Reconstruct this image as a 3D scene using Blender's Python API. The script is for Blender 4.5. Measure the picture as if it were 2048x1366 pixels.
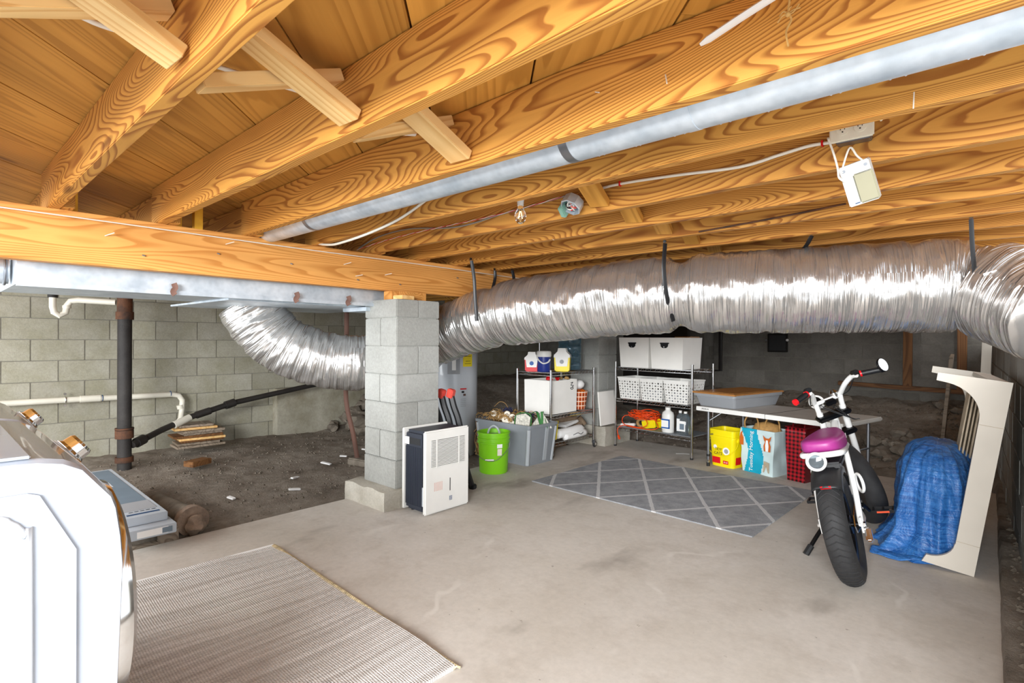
import bpy, bmesh, math, random
import numpy as np
from mathutils import Vector, Matrix, noise
for o in list(bpy.data.objects): bpy.data.objects.remove(o)
random.seed(7)
PI = math.pi
SC = bpy.context.scene
COL = SC.collection

# ------------------------------------------------------------ camera
F_PX = 1067.34
cam_d = bpy.data.cameras.new('camera'); cam = bpy.data.objects.new('camera', cam_d); COL.objects.link(cam)
cam_d.sensor_width = 36; cam_d.lens = F_PX / 2048 * 36; cam_d.clip_start = .02; cam_d.clip_end = 100
yaw, pitch, roll = [math.radians(a) for a in (41.8978, -0.2254, 0.3672)]
fw = Vector((-math.sin(yaw)*math.cos(pitch), math.cos(yaw)*math.cos(pitch), math.sin(pitch)))
rt = Vector((math.cos(yaw), math.sin(yaw), 0)); up = rt.cross(fw)
r2 = rt*math.cos(roll) + up*math.sin(roll); u2 = up*math.cos(roll) - rt*math.sin(roll)
cam.matrix_world = Matrix(((r2.x, u2.x, -fw.x, 0), (r2.y, u2.y, -fw.y, 0), (r2.z, u2.z, -fw.z, 1.2), (0, 0, 0, 1)))
SC.camera = cam
# ------------------------------------------------------------ world, light, exposure
W = bpy.data.worlds.new('daylight'); SC.world = W; W.use_nodes = True
W.node_tree.nodes['Background'].inputs[0].default_value = (.90, .95, 1, 1)
W.node_tree.nodes['Background'].inputs[1].default_value = 1.7
def area(name, loc, target, sx, sy, power, col):
    l = bpy.data.lights.new(name, 'AREA'); l.shape = 'RECTANGLE'; l.size = sx; l.size_y = sy; l.energy = power; l.color = col
    o = bpy.data.objects.new(name, l); COL.objects.link(o); o.location = loc
    o.rotation_euler = (Vector(target) - Vector(loc)).to_track_quat('-Z', 'Y').to_euler(); return o
area('doorway_daylight', (.9, -3.2, 1.85), (-2.3, 4.6, .2), 2.6, 1.5, 540, (.97, .985, 1))
area('left_fill_light', (-4.6, -2.0, 1.4), (-2.0, 4.5, .5), 2.4, 1.2, 85, (.97, .99, 1))  # added fill lamp for the dim side walls, no side door known
SC.view_settings.view_transform = 'Standard'; SC.view_settings.look = 'None'
SC.view_settings.gamma = 1; SC.view_settings.use_curve_mapping = False
SC.view_settings.exposure = 0.38

# ------------------------------------------------------------ materials
def lin(c):
    if isinstance(c, str):
        c = c.lstrip('#'); c = [int(c[i:i+2], 16)/255 for i in (0, 2, 4)]
    return tuple((x/12.92 if x <= .04045 else ((x+.055)/1.055)**2.4) for x in c[:3]) + (1,)
class NT:
    def __init__(s, name):
        s.m = bpy.data.materials.new(name); s.m.use_nodes = True; s.t = s.m.node_tree; s.b = s.t.nodes['Principled BSDF']
    def n(s, ty, **kw):
        x = s.t.nodes.new('ShaderNode' + ty)
        for k, v in kw.items():
            if k in x.inputs: x.inputs[k].default_value = v
            else: setattr(x, k, v)
        return x
    def l(s, a, b): s.t.links.new(a, b)
    def mix(s, fac, a, b, mode='MIX'):
        x = s.t.nodes.new('ShaderNodeMix'); x.data_type = 'RGBA'; x.blend_type = mode
        for inp, v in ((x.inputs[0], fac), (x.inputs[6], a), (x.inputs[7], b)):
            if hasattr(v, 'is_linked') or hasattr(v, 'links'): s.l(v, inp)
            else: inp.default_value = v
        return x.outputs[2]
    def math(s, op, a, b=0.0, c=0.0):
        x = s.t.nodes.new('ShaderNodeMath'); x.operation = op
        for i, v in enumerate((a, b, c)):
            if hasattr(v, 'links'): s.l(v, x.inputs[i])
            else: x.inputs[i].default_value = v
        return x.outputs[0]
    def ramp(s, fac, stops):
        x = s.t.nodes.new('ShaderNodeValToRGB'); s.l(fac, x.inputs[0]); e = x.color_ramp.elements
        while len(e) < len(stops): e.new(.5)
        for el, (p, c) in zip(e, stops): el.position = p; el.color = c if len(c) == 4 else tuple(c)+(1,)
        return x.outputs[0]
    def vec(s, scale=(1, 1, 1), rnd=0, gen=False):
        tc = s.n('TexCoord'); out = tc.outputs['Object']
        if rnd:
            oi = s.n('ObjectInfo'); m = s.math('MULTIPLY', oi.outputs['Random'], rnd)
            cx = s.n('CombineXYZ'); s.l(m, cx.inputs[0]); s.l(m, cx.inputs[1]); s.l(m, cx.inputs[2])
            va = s.n('VectorMath', operation='ADD'); s.l(out, va.inputs[0]); s.l(cx.outputs[0], va.inputs[1]); out = va.outputs[0]
        vm = s.n('VectorMath', operation='MULTIPLY'); s.l(out, vm.inputs[0]); vm.inputs[1].default_value = scale
        return vm.outputs[0]
    def noise(s, v, scale, detail=4, rough=.55, dist=0):
        x = s.n('TexNoise'); s.l(v, x.inputs['Vector']); x.inputs['Scale'].default_value = scale
        x.inputs['Detail'].default_value = detail; x.inputs['Roughness'].default_value = rough; x.inputs['Distortion'].default_value = dist
        return x.outputs['Fac']
    def bump(s, h, strength=.3, dist=.01):
        x = s.n('Bump'); x.inputs['Strength'].default_value = strength; x.inputs['Distance'].default_value = dist
        s.l(h, x.inputs['Height']); s.l(x.outputs[0], s.b.inputs['Normal'])
    def set(s, **k):
        for a, v in k.items():
            a = a.replace('_', ' ')
            if hasattr(v, 'links'): s.l(v, s.b.inputs[a])
            else: s.b.inputs[a].default_value = v
        return s.m
def plain(name, col, rough=.5, metal=0, var=.06, sc=6, bump=0, bsc=60, coat=0, trans=0, ior=1.45, alpha=1):
    s = NT(name); c = lin(col)
    f = s.noise(s.vec(rnd=9), sc, 3)
    a = tuple(max(0, x*(1-var*2)) for x in c[:3])+(1,); b = tuple(min(1, x*(1+var)) for x in c[:3])+(1,)
    s.set(Base_Color=s.ramp(f, [(.3, a), (.7, b)]), Roughness=rough, Metallic=metal, Coat_Weight=coat, Transmission_Weight=trans, IOR=ior, Alpha=alpha)
    if bump: s.bump(s.noise(s.vec(), bsc, 4), bump, .004)
    return s.m
def wood(name, light, dark, rings=16, fx=.55, knot=True, contrast=.75, rough=.62, var=0):
    s = NT(name); v = s.vec((fx*.62, 2.5, 2.5), rnd=37)
    big = s.noise(v, 1.35, 2.4, .40, .15)
    w = s.math('MULTIPLY', big, rings); fr = s.math('FRACT', w)
    tri = s.ramp(fr, [(0, (.05,)*3), (.45, (.12,)*3), (.8, (1,)*3), (.93, (1,)*3), (1, (.05,)*3)])
    fib = s.noise(s.vec((2.5, 120, 120), rnd=5), 1, 3, .7)
    blot = s.noise(s.vec((1.1, 5, 5), rnd=11), 1.2, 4)
    L, Dk = lin(light), lin(dark)
    f = s.math('MULTIPLY', tri, contrast)
    c = s.mix(f, L, Dk)
    c = s.mix(s.math('MULTIPLY', fib, .22), c, Dk)
    tint = s.ramp(blot, [(.3, (.78, .74, .66)), (.65, (1.1, 1.06, 1.02))])
    c = s.mix(.85, c, tint, 'MULTIPLY')
    oi = s.n('ObjectInfo')
    c = s.mix(.6, c, s.ramp(oi.outputs['Random'], [(0, (.66, .62, .58) if var else (.82, .78, .74)), (1, (1.2, 1.18, 1.1) if var else (1.12, 1.1, 1.05))]), 'MULTIPLY')
    if knot:
        vo = s.n('TexVoronoi'); s.l(s.vec((.9, 4.5, 4.5), rnd=23), vo.inputs['Vector']); vo.inputs['Scale'].default_value = 1.15
        k = s.ramp(vo.outputs['Distance'], [(.03, (1,)*3), (.075, (.55,)*3), (.1, (0,)*3)])
        c = s.mix(s.math('MULTIPLY', k, .75), c, lin('#5A2F12'))
    s.set(Base_Color=c, Roughness=rough, Specular_IOR_Level=.25)
    s.bump(s.math('ADD', tri, fib), .12, .002)
    return s.m
def concrete(name, a, b, rough=.88, sc=3, bump=.5, bsc=90, objvar=True, stain=None):
    s = NT(name); v = s.vec(rnd=13 if objvar else 0)
    n1 = s.noise(v, sc, 8, .6); n2 = s.noise(v, sc*14, 5, .7)
    c = s.mix(s.ramp(n1, [(.3, (0,)*3), (.7, (1,)*3)]), lin(a), lin(b))
    c = s.mix(.5, c, s.ramp(n2, [(.3, (.72,)*3), (.65, (1.12,)*3)]), 'MULTIPLY')
    if objvar:
        oi = s.n('ObjectInfo'); c = s.mix(.8, c, s.ramp(oi.outputs['Random'], [(0, (.86, .85, .83)), (1, (1.1, 1.1, 1.1))]), 'MULTIPLY')
    if stain:
        n3 = s.noise(v, .9, 6, .65, .6); c = s.mix(s.ramp(n3, [(.5, (0,)*3), (.72, (.8,)*3)]), c, lin(stain))
    s.set(Base_Color=c, Roughness=rough, Specular_IOR_Level=.2)
    s.bump(s.noise(v, bsc, 6, .75), bump, .006)
    return s.m

M_ = {}
M_['joist'] = wood('joist_wood', '#DDA552', '#87491A', rings=74)
M_['beam'] = wood('beam_wood', '#E2A860', '#AD6A26', rings=44, fx=.4, contrast=.6)
M_['board'] = wood('subfloor_wood', '#D69F4C', '#95601F', rings=26, fx=.22, contrast=.42, var=1)
M_['pale'] = wood('pale_pine', '#EFCF95', '#C98F45', rings=22, knot=False, contrast=.5)
M_['yellow'] = wood('yellow_pine', '#F6C544', '#C58A22', rings=6, knot=False)
M_['oldwood'] = wood('weathered_wood', '#9A8F82', '#6A5F54', rings=26)
M_['brownwood'] = wood('brown_lumber', '#7F5A38', '#523620', rings=26)
M_['block'] = concrete('grey_block', '#ABA89B', '#96937F', sc=4, bump=.6)
M_['pblock'] = concrete('pale_block', '#A9AAA6', '#9B9C97', sc=4, bump=.5)
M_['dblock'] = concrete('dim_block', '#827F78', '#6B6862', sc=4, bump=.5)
M_['mortar'] = concrete('mortar', '#87847A', '#736F64', objvar=False)
M_['pmortar'] = concrete('pale_mortar', '#B5B4AC', '#A2A198', objvar=False)
M_['footing'] = concrete('footing_concrete', '#C3BFB4', '#A39C8E', sc=5, bump=.9, bsc=40)
M_['stained'] = concrete('stained_concrete', '#B7B3A4', '#86806C', sc=2.4, stain='#6E5B3C')
M_['rock'] = concrete('rock', '#8F867A', '#5F574C', sc=8)
# slab
s = NT('slab_concrete'); v = s.vec()
n1 = s.noise(v, .8, 8, .62, .4); n2 = s.noise(s.vec((1, 1, 1)), 5, 7, .65); n3 = s.noise(v, 30, 5, .7)
c = s.mix(s.ramp(n1, [(.32, (0,)*3), (.68, (1,)*3)]), lin('#BAB3A8'), lin('#CCC7C0'))
c = s.mix(s.ramp(n2, [(.5, (0,)*3), (.8, (.7,)*3)]), c, lin('#A89F94'))
c = s.mix(.35, c, s.ramp(n3, [(.35, (.8,)*3), (.65, (1.1,)*3)]), 'MULTIPLY')
scr = s.n('TexWave'); s.l(s.vec((.7, 1.3, 1)), scr.inputs['Vector']); scr.inputs['Scale'].default_value = .55; scr.inputs['Distortion'].default_value = 7; scr.inputs['Detail'].default_value = 4; scr.inputs['Detail Scale'].default_value = 1.4
m1 = s.ramp(scr.outputs['Fac'], [(.990, (0,)*3), (.9995, (1,)*3)]); mm = s.ramp(s.noise(v, 2.2, 3), [(.50, (0,)*3), (.60, (.5,)*3)])
c = s.mix(s.math('MULTIPLY', m1, mm), c, lin('#D8D4CC'))
sp = s.ramp(s.noise(s.vec((1.5, .7, 1)), 1.9, 4, .5), [(.60, (0,)*3), (.72, (.6,)*3)])
c = s.mix(sp, c, lin('#847C73'))
spk = s.ramp(s.noise(s.vec(), 26, 3, .6), [(.70, (0,)*3), (.75, (.6,)*3)])
c = s.mix(spk, c, lin('#6F675E'))
M_['slab'] = s.set(Base_Color=c, Roughness=s.ramp(n2, [(.3, (.55,)*3), (.7, (.8,)*3)]), Specular_IOR_Level=.35)
s.bump(n3, .12, .003)
# dirt
s = NT('dirt'); v = s.vec()
c = s.mix(s.ramp(s.noise(v, 1.6, 8, .65), [(.35, (0,)*3), (.65, (1,)*3)]), lin('#84796D'), lin('#AEA497'))
vo = s.n('TexVoronoi'); s.l(v, vo.inputs['Vector']); vo.inputs['Scale'].default_value = 42; vo.inputs['Randomness'].default_value = 1
peb = s.ramp(vo.outputs['Distance'], [(.12, (1,)*3), (.22, (0,)*3)])
sel = s.ramp(s.noise(v, 60, 1), [(.6, (0,)*3), (.66, (.55,)*3)])
c = s.mix(s.math('MULTIPLY', peb, sel), c, lin('#DAD4C8'))
n9 = s.noise(v, 14, 9, .75)
c = s.mix(.7, c, s.ramp(n9, [(.3, (.5,)*3), (.7, (1.3,)*3)]), 'MULTIPLY')
M_['dirt'] = s.set(Base_Color=c, Roughness=.95, Specular_IOR_Level=.1); s.bump(s.math('ADD', n9, s.noise(v, 70, 5, .8)), .9, .02)
# foil
s = NT('crinkled_foil'); v = s.vec()
uv = s.n('UVMap'); vm = s.n('VectorMath', operation='MULTIPLY'); s.l(uv.outputs[0], vm.inputs[0]); vm.inputs[1].default_value = (34, 1.7, 1)
w1 = s.noise(vm.outputs[0], 1.0, 2.5, .5, 1.3); w2 = s.noise(v, 30, 3, .5, 1.2)
vo = s.n('TexVoronoi', feature='SMOOTH_F1'); s.l(v, vo.inputs['Vector']); vo.inputs['Scale'].default_value = 13
h = s.math('ADD', s.math('MULTIPLY', w1, 1.5), s.math('ADD', s.math('MULTIPLY', w2, .03), s.math('MULTIPLY', vo.outputs['Distance'], .5)))
M_['foil'] = s.set(Base_Color=lin('#D2D0CD'), Metallic=.8, Roughness=.2); s.bump(h, .85, .017)
# galvanised
s = NT('galvanised'); v = s.vec()
vo = s.n('TexVoronoi'); s.l(v, vo.inputs['Vector']); vo.inputs['Scale'].default_value = 34
c = s.mix(.6, s.ramp(s.noise(v, 9, 6), [(.3, lin('#B4C0CA')), (.7, lin('#DDE5EC'))]), s.ramp(vo.outputs['Distance'], [(0, (.9,)*3), (.6, (1.05,)*3)]), 'MULTIPLY')
M_['galv'] = s.set(Base_Color=c, Metallic=.55, Roughness=.42); s.bump(s.noise(v, 14, 3), .12, .006)
M_['chrome'] = plain('chrome', '#D6D6D6', .12, 1, .02)
M_['steel'] = plain('grey_steel', '#8E9196', .35, .9, .05)
M_['rust'] = concrete('rusty_iron', '#6B4630', '#2F2A28', rough=.7, sc=9, bump=.4)
M_['iron'] = concrete('dark_iron', '#3B3836', '#2A2827', rough=.55, sc=6, bump=.3)
M_['pvc'] = plain('pvc_white', '#DEDACB', .35, 0, .05, 3)
M_['abs'] = plain('black_abs', '#2C2927', .45, 0, .15)
M_['blackp'] = plain('black_plastic', '#1D1E20', .45, 0, .1, bump=.1)
M_['blackm'] = plain('black_metal', '#161618', .3, .5, .05)
M_['rubber'] = plain('tyre_rubber', '#2B2B2C', .72, 0, .2, 12, bump=.25, bsc=90)
M_['white'] = plain('white_plastic', '#E6E5E0', .4, 0, .02)
M_['enamel'] = plain('white_enamel', '#9DA3AD', .22, 0, .01, 2, coat=.5)
M_['enamel2'] = plain('cool_white_enamel', '#C3C9D0', .3, 0, .01, 2, coat=.4)
M_['wframe'] = plain('painted_white_wood', '#CFC8BB', .5, 0, .05, 3)
M_['bikewhite'] = plain('bike_white_paint', '#E9E9E6', .25, 0, .01, coat=.5)
M_['navy'] = plain('navy_plastic', '#262B36', .4, 0, .08)
M_['housing'] = plain('light_housing', '#C2C3C0', .45, 0, .02)
M_['cable'] = plain('white_cable', '#E9E4D6', .45, 0, .02)
M_['gcable'] = plain('grey_cable', '#8D8A82', .5, 0, .05)
M_['green'] = plain('lime_plastic', '#7CC41A', .38, 0, .04, 3)
M_['tote'] = plain('grey_tote_plastic', '#84898E', .42, 0, .04, 4)
M_['tote2'] = plain('light_grey_plastic', '#A5AAAE', .4, 0, .03)
M_['red'] = plain('red_plastic', '#D7161E', .35, 0, .03)
M_['yellowp'] = plain('yellow_plastic', '#F2DC08', .35, 0, .03)
M_['blue'] = plain('blue_plastic', '#1E2F7C', .35, 0, .05)
M_['blue2'] = plain('mid_blue', '#1C5AA8', .5, 0, .03)
M_['orange'] = plain('orange_rubber', '#EA4A10', .45, 0, .05)
M_['coral'] = plain('coral_plastic', '#E0564A', .45, 0, .05)
M_['cardw'] = plain('white_cardboard', '#F2F0EA', .7, 0, .02)
M_['brownlid'] = plain('brown_lid', '#A8743C', .45, 0, .04)
M_['clear'] = plain('frosted_plastic', '#C9CDD2', .35, 0, .02, trans=.55)
M_['bottle'] = plain('clear_bottle', '#C4D2DA', .08, 0, .01, trans=.9)
M_['bluewater'] = plain('blue_water_bottle', '#7FA9BF', .1, 0, .02, trans=.8)
M_['glass'] = plain('bulb_glass', '#FFFFFF', .02, 0, 0, trans=1)
M_['tabletop'] = plain('grey_white_table_top', '#B9B5AE', .5, 0, .04)
M_['magenta'] = plain('magenta_vinyl', '#9C3480', .4, 0, .06, 5, bump=.08)
M_['teal'] = plain('teal_woven_bag', '#18A6C4', .3, 0, .06, bump=.2, bsc=25)
M_['bagwhite'] = plain('pale_woven_bag', '#CFE3E4', .3, 0, .05, bump=.2, bsc=25)
M_['maroon'] = plain('maroon_vinyl', '#6E1018', .22, 0, .1, bump=.2, bsc=20)
M_['wicker'] = plain('wicker', '#B58A50', .7, 0, .15, 30, bump=.6, bsc=120)
M_['twig'] = plain('dry_twigs', '#B08B56', .8, 0, .25, 12)
M_['berry'] = plain('dark_berries', '#2A2D48', .35, 0, .1)
M_['cream'] = plain('cream_wax', '#E4DCCB', .6, 0, .06, 12)
M_['leaf'] = plain('orange_leaves', '#E2701A', .6, 0, .2, 14)
M_['gfab'] = plain('green_canvas', '#3F7F42', .7, 0, .08)
M_['floral'] = plain('pale_floral_canvas', '#D3CFC2', .8, 0, .22, 45)
M_['bark'] = concrete('bark', '#8A7763', '#5C4B3B', sc=12, bump=.8)
M_['terracotta'] = concrete('worn_clay', '#B09A86', '#75665A', sc=8, bump=.6)
M_['label_y'] = plain('yellow_paper', '#F6DF1C', .6, 0, .01)
M_['label_w'] = plain('white_paper', '#F0F0EE', .6, 0, .01)
M_['label_g'] = plain('grey_print', '#9C9FA3', .6, 0, .01)
M_['ink'] = plain('black_ink', '#1A1A1A', .6, 0, 0)
M_['inkgrey'] = plain('grey_blue_print', '#6F7F8C', .55, 0, .05)
M_['inkblue'] = plain('blue_ink', '#23466E', .55, 0, .02)
M_['inkpink'] = plain('faint_pink_ink', '#D8B8AE', .6, 0, .02)
M_['teal2'] = plain('green_box_plastic', '#7FA898', .5, 0, .05)
M_['ivory'] = plain('ivory_plastic', '#E5DFCB', .45, 0, .02)
M_['diff'] = plain('light_diffuser', '#9A967C', .35, 0, .03)
M_['strap'] = plain('black_strap', '#1B1B1D', .35, 0, .1)
M_['jute'] = plain('jute_string', '#C9A05E', .9, 0, .1, 60)
M_['binding'] = plain('mat_binding', '#C8B690', .9, 0, .2, 40)
M_['darkvoid'] = plain('near_black', '#17130F', .8, 0, .1)
M_['floorbox'] = plain('flooring_carton', '#B4BCC4', .45, 0, .06, 4)
M_['slat'] = plain('birch_slat', '#B3A48C', .7, 0, .1, 20)
M_['fur'] = plain('ginger_print', '#C8641E', .5, 0, .05)
M_['tape'] = plain('rust_band', '#5E4034', .6, .3, .1)
# tarp
s = NT('blue_tarpaulin'); v = s.vec()
st = s.noise(s.vec((6, 6, 90)), 1.2, 4, .6); st2 = s.noise(s.vec((70, 60, 8)), 1.1, 3, .6)
c = s.mix(s.ramp(st, [(.35, (0,)*3), (.7, (1,)*3)]), lin('#1B5398'), lin('#3C7FC6'))
c = s.mix(s.ramp(st2, [(.5, (0,)*3), (.8, (.5,)*3)]), c, lin('#77A6D8'))
M_['tarp'] = s.set(Base_Color=c, Roughness=.36); s.bump(s.math('ADD', s.noise(v, 9, 5, .6, 1.5), s.math('MULTIPLY', st, .2)), .6, .03)
# rug with trellis (lines in local metres)
def lattice():
    s = NT('trellis_rug'); tc = s.n('TexCoord'); sx = s.n('SeparateXYZ'); s.l(tc.outputs['Object'], sx.inputs[0])
    wob = s.math('MULTIPLY', s.math('SUBTRACT', s.noise(s.vec(), 14, 3), .5), .02)
    a = s.math('ADD', s.math('DIVIDE', sx.outputs[0], .4625), wob); b = s.math('ADD', s.math('DIVIDE', sx.outputs[1], .69), wob)
    res = []
    for sg in (1, -1):
        q = s.math('ADD', a, s.math('MULTIPLY', b, sg)); q = s.math('ADD', q, 20.0)
        d = s.math('ABSOLUTE', s.math('SUBTRACT', s.math('FRACT', q), .5)); res.append(s.math('LESS_THAN', d, .035))
    f = s.math('MAXIMUM', res[0], res[1])
    n = s.noise(s.vec(), 9, 6, .7); nf = s.noise(s.vec(), 220, 2, .8)
    c = s.mix(s.ramp(n, [(.35, (0,)*3), (.65, (1,)*3)]), lin('#96999D'), lin('#B3B5B9'))
    c = s.mix(s.math('MULTIPLY', f, .85), c, lin('#E2E2E2'))
    c = s.mix(.8, c, s.ramp(nf, [(.3, (.6,)*3), (.7, (1.25,)*3)]), 'MULTIPLY')
    s.bump(nf, 1, .008)
    return s.set(Base_Color=c, Roughness=.95, Specular_IOR_Level=.1)
M_['rug'] = lattice()
# woven mat : ribs run along local x
s = NT('woven_mat'); w = s.n('TexWave', bands_direction='X'); s.l(s.vec((1, 1, 1)), w.inputs['Vector']); w.inputs['Scale'].default_value = 40; w.inputs['Distortion'].default_value = .6; w.inputs['Detail'].default_value = 2
w2 = s.n('TexWave', bands_direction='Y'); s.l(s.vec((1, 1, 1)), w2.inputs['Vector']); w2.inputs['Scale'].default_value = 34; w2.inputs['Distortion'].default_value = 1.2
st = s.noise(s.vec((22, .6, 1)), 1.6, 3, .6)
c = s.mix(s.ramp(st, [(.38, (0,)*3), (.62, (1,)*3)]), lin('#CEC9C3'), lin('#EFECE8'))
c = s.mix(.75, c, s.ramp(s.math('MULTIPLY', w.outputs['Fac'], w2.outputs['Fac']), [(.0, (.66,)*3), (.5, (1.15,)*3)]), 'MULTIPLY')
c = s.mix(.5, c, s.ramp(s.noise(s.vec(), 120, 2), [(.3, (.7,)*3), (.7, (1.2,)*3)]), 'MULTIPLY')
s.bump(s.math('MULTIPLY', w.outputs['Fac'], w2.outputs['Fac']), .8, .006)
M_['mat'] = s.set(Base_Color=c, Roughness=.95, Specular_IOR_Level=.1)
# checks
def checks(name, base, darkc, sc, third=None):
    s = NT(name); tc = s.n('TexCoord'); sx = s.n('SeparateXYZ'); s.l(tc.outputs['Object'], sx.inputs[0])
    hx = s.math('ADD', sx.outputs[0], sx.outputs[1])
    fs = [s.math('LESS_THAN', s.math('FRACT', s.math('ADD', s.math('DIVIDE', q, sc), 50.0)), .5) for q in (hx, sx.outputs[2])]
    c = s.mix(s.math('MULTIPLY', s.math('ADD', fs[0], fs[1]), .48), lin(base), lin(darkc))
    if third:
        f3 = [s.math('LESS_THAN', s.math('FRACT', s.math('ADD', s.math('DIVIDE', q, sc), 50.25)), .16) for q in (hx, sx.outputs[2])]
        c = s.mix(s.math('MAXIMUM', f3[0], f3[1]), c, lin(third))
    return s.set(Base_Color=c, Roughness=.25)
M_['buffalo'] = checks('red_black_check', '#B01A26', '#120608', .034)
M_['plaid'] = checks('orange_plaid', '#E0692A', '#8A3418', .05, '#F0E2CC')

# ------------------------------------------------------------ mesh helpers
def TM(loc=(0, 0, 0), rot=(0, 0, 0)):
    from mathutils import Euler
    return Matrix.Translation(loc) @ Euler(rot).to_matrix().to_4x4()
def bm_(): return bmesh.new()
def box(bm, c, s, rot=(0, 0, 0), bev=0, taper=None):
    r = bmesh.ops.create_cube(bm, size=1); vs = r['verts']
    for v in vs:
        v.co.x *= s[0]; v.co.y *= s[1]; v.co.z *= s[2]
        if taper and v.co.z < 0: v.co.x *= taper; v.co.y *= taper
    if bev:
        es = list({e for v in vs for e in v.link_edges})
        rr = bmesh.ops.bevel(bm, geom=es, offset=bev, segments=2, affect='EDGES', clamp_overlap=True)
        vs = list({v for f in rr['faces'] for v in f.verts} | {v for v in vs if v.is_valid})
    bmesh.ops.transform(bm, matrix=TM(c, rot), verts=vs); return bm
def bx(bm, x0, x1, y0, y1, z0, z1, bev=0): return box(bm, ((x0+x1)/2, (y0+y1)/2, (z0+z1)/2), (abs(x1-x0), abs(y1-y0), abs(z1-z0)), bev=bev)
def cyl(bm, a, b, r, r2=None, seg=16, cap=True):
    a, b = Vector(a), Vector(b); d = b-a; L = d.length
    q = d.to_track_quat('Z', 'Y').to_matrix().to_4x4()
    bmesh.ops.create_cone(bm, cap_ends=cap, segments=seg, radius1=r, radius2=r if r2 is None else r2, depth=L, matrix=Matrix.Translation((a+b)/2) @ q); return bm
def spline(pts, n=8):
    P = [Vector(p) for p in pts]; P = [P[0]*2-P[1]] + P + [P[-1]*2-P[-2]]; out = []
    for i in range(1, len(P)-2):
        for k in range(n):
            t = k/n; a, b, c, d = P[i-1:i+3]
            out.append(.5*((2*b)+(c-a)*t+(2*a-5*b+4*c-d)*t*t+(3*b-a-3*c+d)*t**3))
    out.append(P[-2]); return out
def tube(bm, pts, r, seg=8, closed=False, smooth=0, radii=None, flat=1.0):
    P = spline(pts, smooth) if smooth else [Vector(p) for p in pts]
    n = len(P); rings = []; prev = None
    for i, p in enumerate(P):
        if closed: t = (P[(i+1) % n]-P[i-1]).normalized()
        else: t = (P[min(i+1, n-1)]-P[max(i-1, 0)]).normalized()
        if prev is None:
            u = t.orthogonal().normalized()
            if abs(t.z) < .9: u = t.cross(Vector((0, 0, 1))).normalized()
        else: u = (prev - t*prev.dot(t)).normalized()
        prev = u; w = t.cross(u); rr = radii[i] if radii else r
        rings.append([bm.verts.new(p+(u*math.cos(2*PI*k/seg)+w*math.sin(2*PI*k/seg)*flat)*rr) for k in range(seg)])
    m = n if closed else n-1
    for i in range(m):
        A, B = rings[i], rings[(i+1) % n]
        for k in range(seg): bm.faces.new((A[k], A[(k+1) % seg], B[(k+1) % seg], B[k]))
    if not closed:
        bm.faces.new(rings[0][::-1]); bm.faces.new(rings[-1])
    return bm
def lathe(bm, prof, seg=24, c=(0, 0, 0), rot=(0, 0, 0), sx=1, sy=1):
    T = TM(c, rot); rings = []
    for r, z in prof:
        rings.append([bm.verts.new(T @ Vector((r*math.cos(2*PI*k/seg)*sx, r*math.sin(2*PI*k/seg)*sy, z))) for k in range(seg)])
    for A, B in zip(rings, rings[1:]):
        for k in range(seg): bm.faces.new((A[k], A[(k+1) % seg], B[(k+1) % seg], B[k]))
    bm.faces.new(rings[0][::-1]); bm.faces.new(rings[-1]); return bm
def prism(bm, poly, h, T=None):
    """poly (x,z) extruded along +y by h"""
    T = T or Matrix.Identity(4)
    A = [bm.verts.new(T @ Vector((x, 0, z))) for x, z in poly]; B = [bm.verts.new(T @ Vector((x, h, z))) for x, z in poly]
    n = len(poly)
    bm.faces.new(A); bm.faces.new(B[::-1])
    for i in range(n): bm.faces.new((A[i], B[i], B[(i+1) % n], A[(i+1) % n]))
    bmesh.ops.recalc_face_normals(bm, faces=bm.faces[:]); return bm
def torus(bm, c, R, r, rot=(0, 0, 0), seg=32, s2=10, flat=1):
    T = TM(c, rot)
    pts = [T @ Vector((R*math.cos(2*PI*k/seg), R*math.sin(2*PI*k/seg), 0)) for k in range(seg)]
    return tube(bm, pts, r, s2, closed=True, flat=flat)
def rock(bm, c, r, seed, sub=2, squash=.7):
    rr = bmesh.ops.create_icosphere(bm, subdivisions=sub, radius=1)
    for v in rr['verts']:
        k = .75+.5*noise.noise(v.co*1.3+Vector((seed*3.1, 0, 0)))
        v.co = Vector((v.co.x*r*k, v.co.y*r*k*.85, v.co.z*r*k*squash))+Vector(c)
    return bm
MS = {}
def mesh_of(name, bm, mat, smooth):
    me = bpy.data.meshes.new(name); bm.normal_update(); bm.to_mesh(me); bm.free()
    for m in (mat if isinstance(mat, (list, tuple)) else [mat]): me.materials.append(M_[m] if isinstance(m, str) else m)
    if smooth: me.shade_smooth() if smooth is True else me.set_sharp_from_angle(angle=smooth) if False else None
    if smooth is True:
        for p in me.polygons: p.use_smooth = True
    elif smooth:
        for p in me.polygons: p.use_smooth = True
        me.set_sharp_from_angle(angle=smooth)
    return me
def obj(name, bm, mat, parent=None, smooth=.6, loc=(0, 0, 0), rot=(0, 0, 0)):
    me = bm if isinstance(bm, bpy.types.Mesh) else mesh_of(name, bm, mat, smooth)
    o = bpy.data.objects.new(name, me); COL.objects.link(o); o.location = loc; o.rotation_euler = rot
    if parent: o.parent = parent
    return o
def tag(o, label, cat, group=None):
    o['label'] = label; o['category'] = cat
    if group: o['group'] = group
    return o
def thing(name, label, cat, loc=(0, 0, 0), rotz=0, group=None, rot=None):
    o = bpy.data.objects.new(name, None); COL.objects.link(o); o.location = loc; o.rotation_euler = rot or (0, 0, rotz)
    o.empty_display_size = .1
    return tag(o, label, cat, group)
def struct(name, label=None):
    o = bpy.data.objects.new(name, None); COL.objects.link(o); o['kind'] = 'structure'
    if label: o['label'] = label
    return o
def copy_tree(o, parent=None):
    c = o.copy(); COL.objects.link(c); c.parent = parent
    for ch in list(o.children): copy_tree(ch, c)
    return c
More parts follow.
